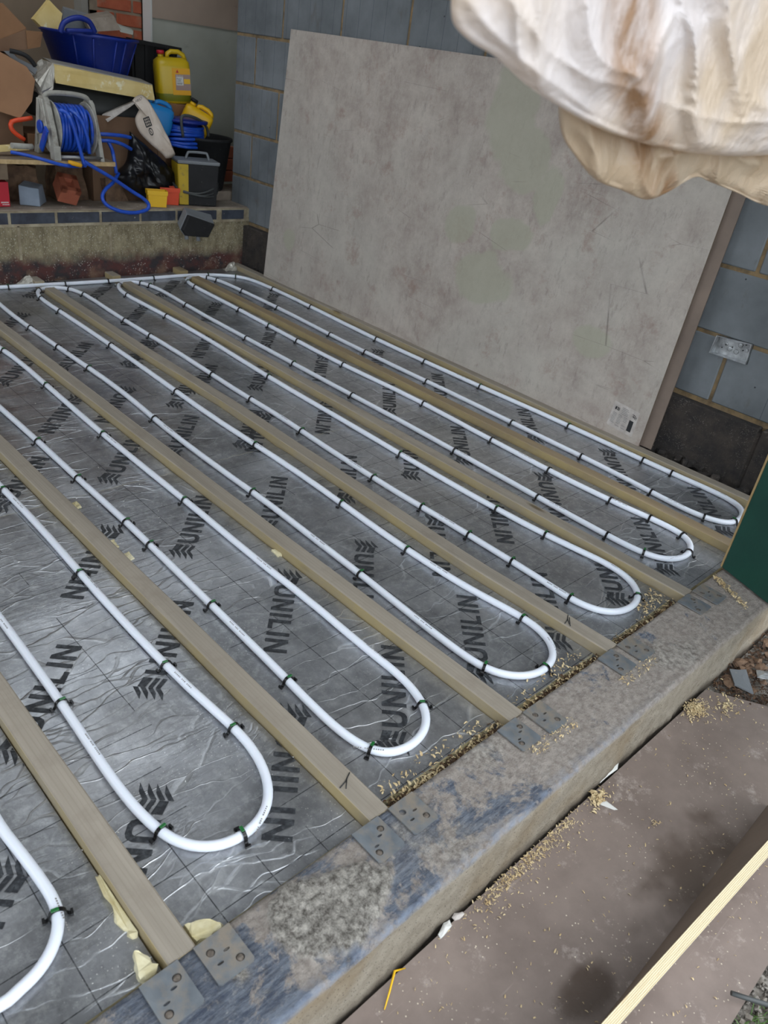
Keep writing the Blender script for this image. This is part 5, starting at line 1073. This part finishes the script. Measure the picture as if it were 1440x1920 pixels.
# ---------------------------------------------------------------- hanging milky polythene near the camera
def polylobe(g,lay,px,cpx,dep,off,seed,st=True):
    P0=[V(p) for p in px]; pr=spline(P0+[P0[0]],8)[:-1]; c=V(cpx); rings=60; k_=len(pr)
    toC=Vector((-.85,-.5,0)).normalized(); side=Vector((-toC.y,toC.x,0))
    first=None
    for s_ in (1,-1):
        last=None
        for r in range(rings+1):
            t_=1-r/rings; row=[]
            for p in pr:
                q_=c.lerp(p,t_); u=q_.dot(side); z_=q_.z
                b_=math.sqrt(max(0,1-t_**5))*dep*(1 if s_==1 else .7)
                e=min(1,r/4)
                f0=noise.noise(Vector((u*14,z_*14,seed+1))); wz=.35*f0; vd=noise.voronoi(Vector((u*15+z_*8+wz,z_*5-u*3+wz,seed)))[0]; vd2=noise.voronoi(Vector((u*26-z_*12+wz,z_*12+wz,seed+4)))[0]
                f1=noise.noise(Vector((u*26+z_*10,z_*7,seed))); f2=1-abs(noise.noise(Vector((u*17-z_*13,z_*15+u*6,seed+5))))*2; f3=noise.noise(Vector((u*55,z_*40,seed+9)))
                f4=1-abs(noise.noise(Vector((u*34+z_*21,z_*24-u*12,seed+2))))*2
                n_=(f1*.012-min(vd[1]-vd[0],.5)*.035+.006*math.exp(-(vd[1]-vd[0])/.12))*e+ridge(u,z_)*min(1,r/2)
                v_=q_+toC*s_*(b_+n_)+toC*off
                row.append((v_,u))
            if r==0 and s_==-1: vs=first
            else:
                vs=[]
                for v_,u in (row if r<rings else row[:1]):
                    w=g.bm.verts.new(v_)
                    uc=.083+.10*(v_.z-1.16)-.035*math.sin((v_.z-1.1)*22)*.6; 
                    w[lay]=max(0,1-((u-STX(v_.z))/.028)**2) if st else 0; vs.append(w)
            if r==0 and s_==1: first=vs
            if last is not None:
                for i in range(k_):
                    f=g.bm.faces.new((last[i],last[(i+1)%k_],vs[(i+1)%k_],vs[i])) if r<rings else g.bm.faces.new((last[i],last[(i+1)%k_],vs[0])); f.smooth=True
            last=vs
RG=[]
for pts,a_,w_ in (([(0.493,0.43,1.202),(0.516,0.43,1.19),(0.561,0.43,1.175),(0.623,0.43,1.159),(0.704,0.43,1.134)],.010,.007),([(0.517,0.43,1.215),(0.562,0.43,1.199),(0.598,0.43,1.182),(0.659,0.43,1.17),(0.728,0.43,1.168)],.007,.005),([(0.913,0.43,1.235),(0.926,0.43,1.207),(0.971,0.43,1.178),(1.046,0.43,1.166)],.009,.006),([(0.787,0.43,1.162),(0.861,0.43,1.155),(0.939,0.43,1.153),(1.051,0.43,1.16)],.007,.006),([(0.757,0.43,1.169),(0.754,0.43,1.191),(0.794,0.43,1.217),(0.836,0.43,1.235)],.007,.006),([(0.667,0.43,1.236),(0.674,0.43,1.207),(0.715,0.43,1.174),(0.738,0.43,1.15)],-.008,.007),([(0.634,0.43,1.135),(0.663,0.43,1.126),(0.699,0.43,1.107),(0.716,0.43,1.093)],.005,.005),([(0.821,0.43,1.11),(0.898,0.43,1.12),(1.019,0.43,1.127),(1.177,0.43,1.139)],.006,.005),([(0.893,0.43,1.269),(0.941,0.43,1.238),(0.917,0.43,1.211)],.006,.006)):
    sd_=Vector((.5,-.85,0)).normalized(); RG.append(([(V(p).dot(sd_),V(p).z) for p in pts],a_,w_))
def ridge(u,z):
    o=0
    for pl,a_,w_ in RG:
        d=9
        for (x0,y0),(x1,y1) in zip(pl,pl[1:]):
            dx,dy=x1-x0,y1-y0; t_=max(0,min(1,((u-x0)*dx+(z-y0)*dy)/(dx*dx+dy*dy))); d=min(d,math.hypot(u-x0-t_*dx,z-y0-t_*dy))
        o+=a_*math.exp(-d/w_)
    return o
s1,s2,s3=V((0.723,0.45,1.236)),V((0.767,0.45,1.167)),V((0.865,0.45,1.089))
def STX(z):
    toC=Vector((-.85,-.5,0)).normalized(); sd_=Vector((-toC.y,toC.x,0))
    a=[(s3.z,s3.dot(sd_)),(s2.z,s2.dot(sd_)),(s1.z,s1.dot(sd_))]
    if z<a[1][0]: t_=(z-a[0][0])/(a[1][0]-a[0][0]); return a[0][1]+(a[1][1]-a[0][1])*t_
    t_=(z-a[1][0])/(a[2][0]-a[1][0]); return a[1][1]+(a[2][1]-a[1][1])*t_
t=thing('polythene_wrap','big crumpled milky polythene wrap with a brown streak hanging at the top right','polythene',(.9,.5,1.2))
g=G(); lay=g.bm.verts.layers.float.new('stain')
polylobe(g,lay,[(0.466,0.43,1.203),(0.472,0.43,1.189),(0.493,0.43,1.18),(0.526,0.43,1.173),(0.567,0.43,1.159),(0.617,0.43,1.147),(0.715,0.43,1.13),(0.874,0.43,1.119),(1.086,0.43,1.123),(1.286,0.43,1.15),(1.268,0.43,1.264),(1.034,0.43,1.355),(0.764,0.43,1.355),(0.558,0.43,1.307),(0.473,0.43,1.247)],(0.743,0.43,1.231),.05,.0,1)
g.build('upper_fold',M_poly,t)
g=G(); lay=g.bm.verts.layers.float.new('stain')
polylobe(g,lay,[(0.655,0.46,1.158),(0.674,0.46,1.126),(0.704,0.46,1.107),(0.753,0.46,1.085),(0.81,0.46,1.075),(0.87,0.46,1.065),(0.915,0.46,1.073),(0.971,0.46,1.09),(1.017,0.46,1.085),(1.111,0.46,1.072),(1.225,0.46,1.055),(1.457,0.46,1.042),(1.412,0.46,1.158),(1.012,0.46,1.212),(0.73,0.46,1.194)],(0.917,0.46,1.141),.028,.0,8)
g.build('lower_pouch',M_poly2,t)
g=G(); g.tube([(1.0,.50,1.25),(1.02,.5,2.13)],.004,6); g.build('hanging_cord',M_white,t)

for o in S.objects:
    if '_w' in o: del o['_w']
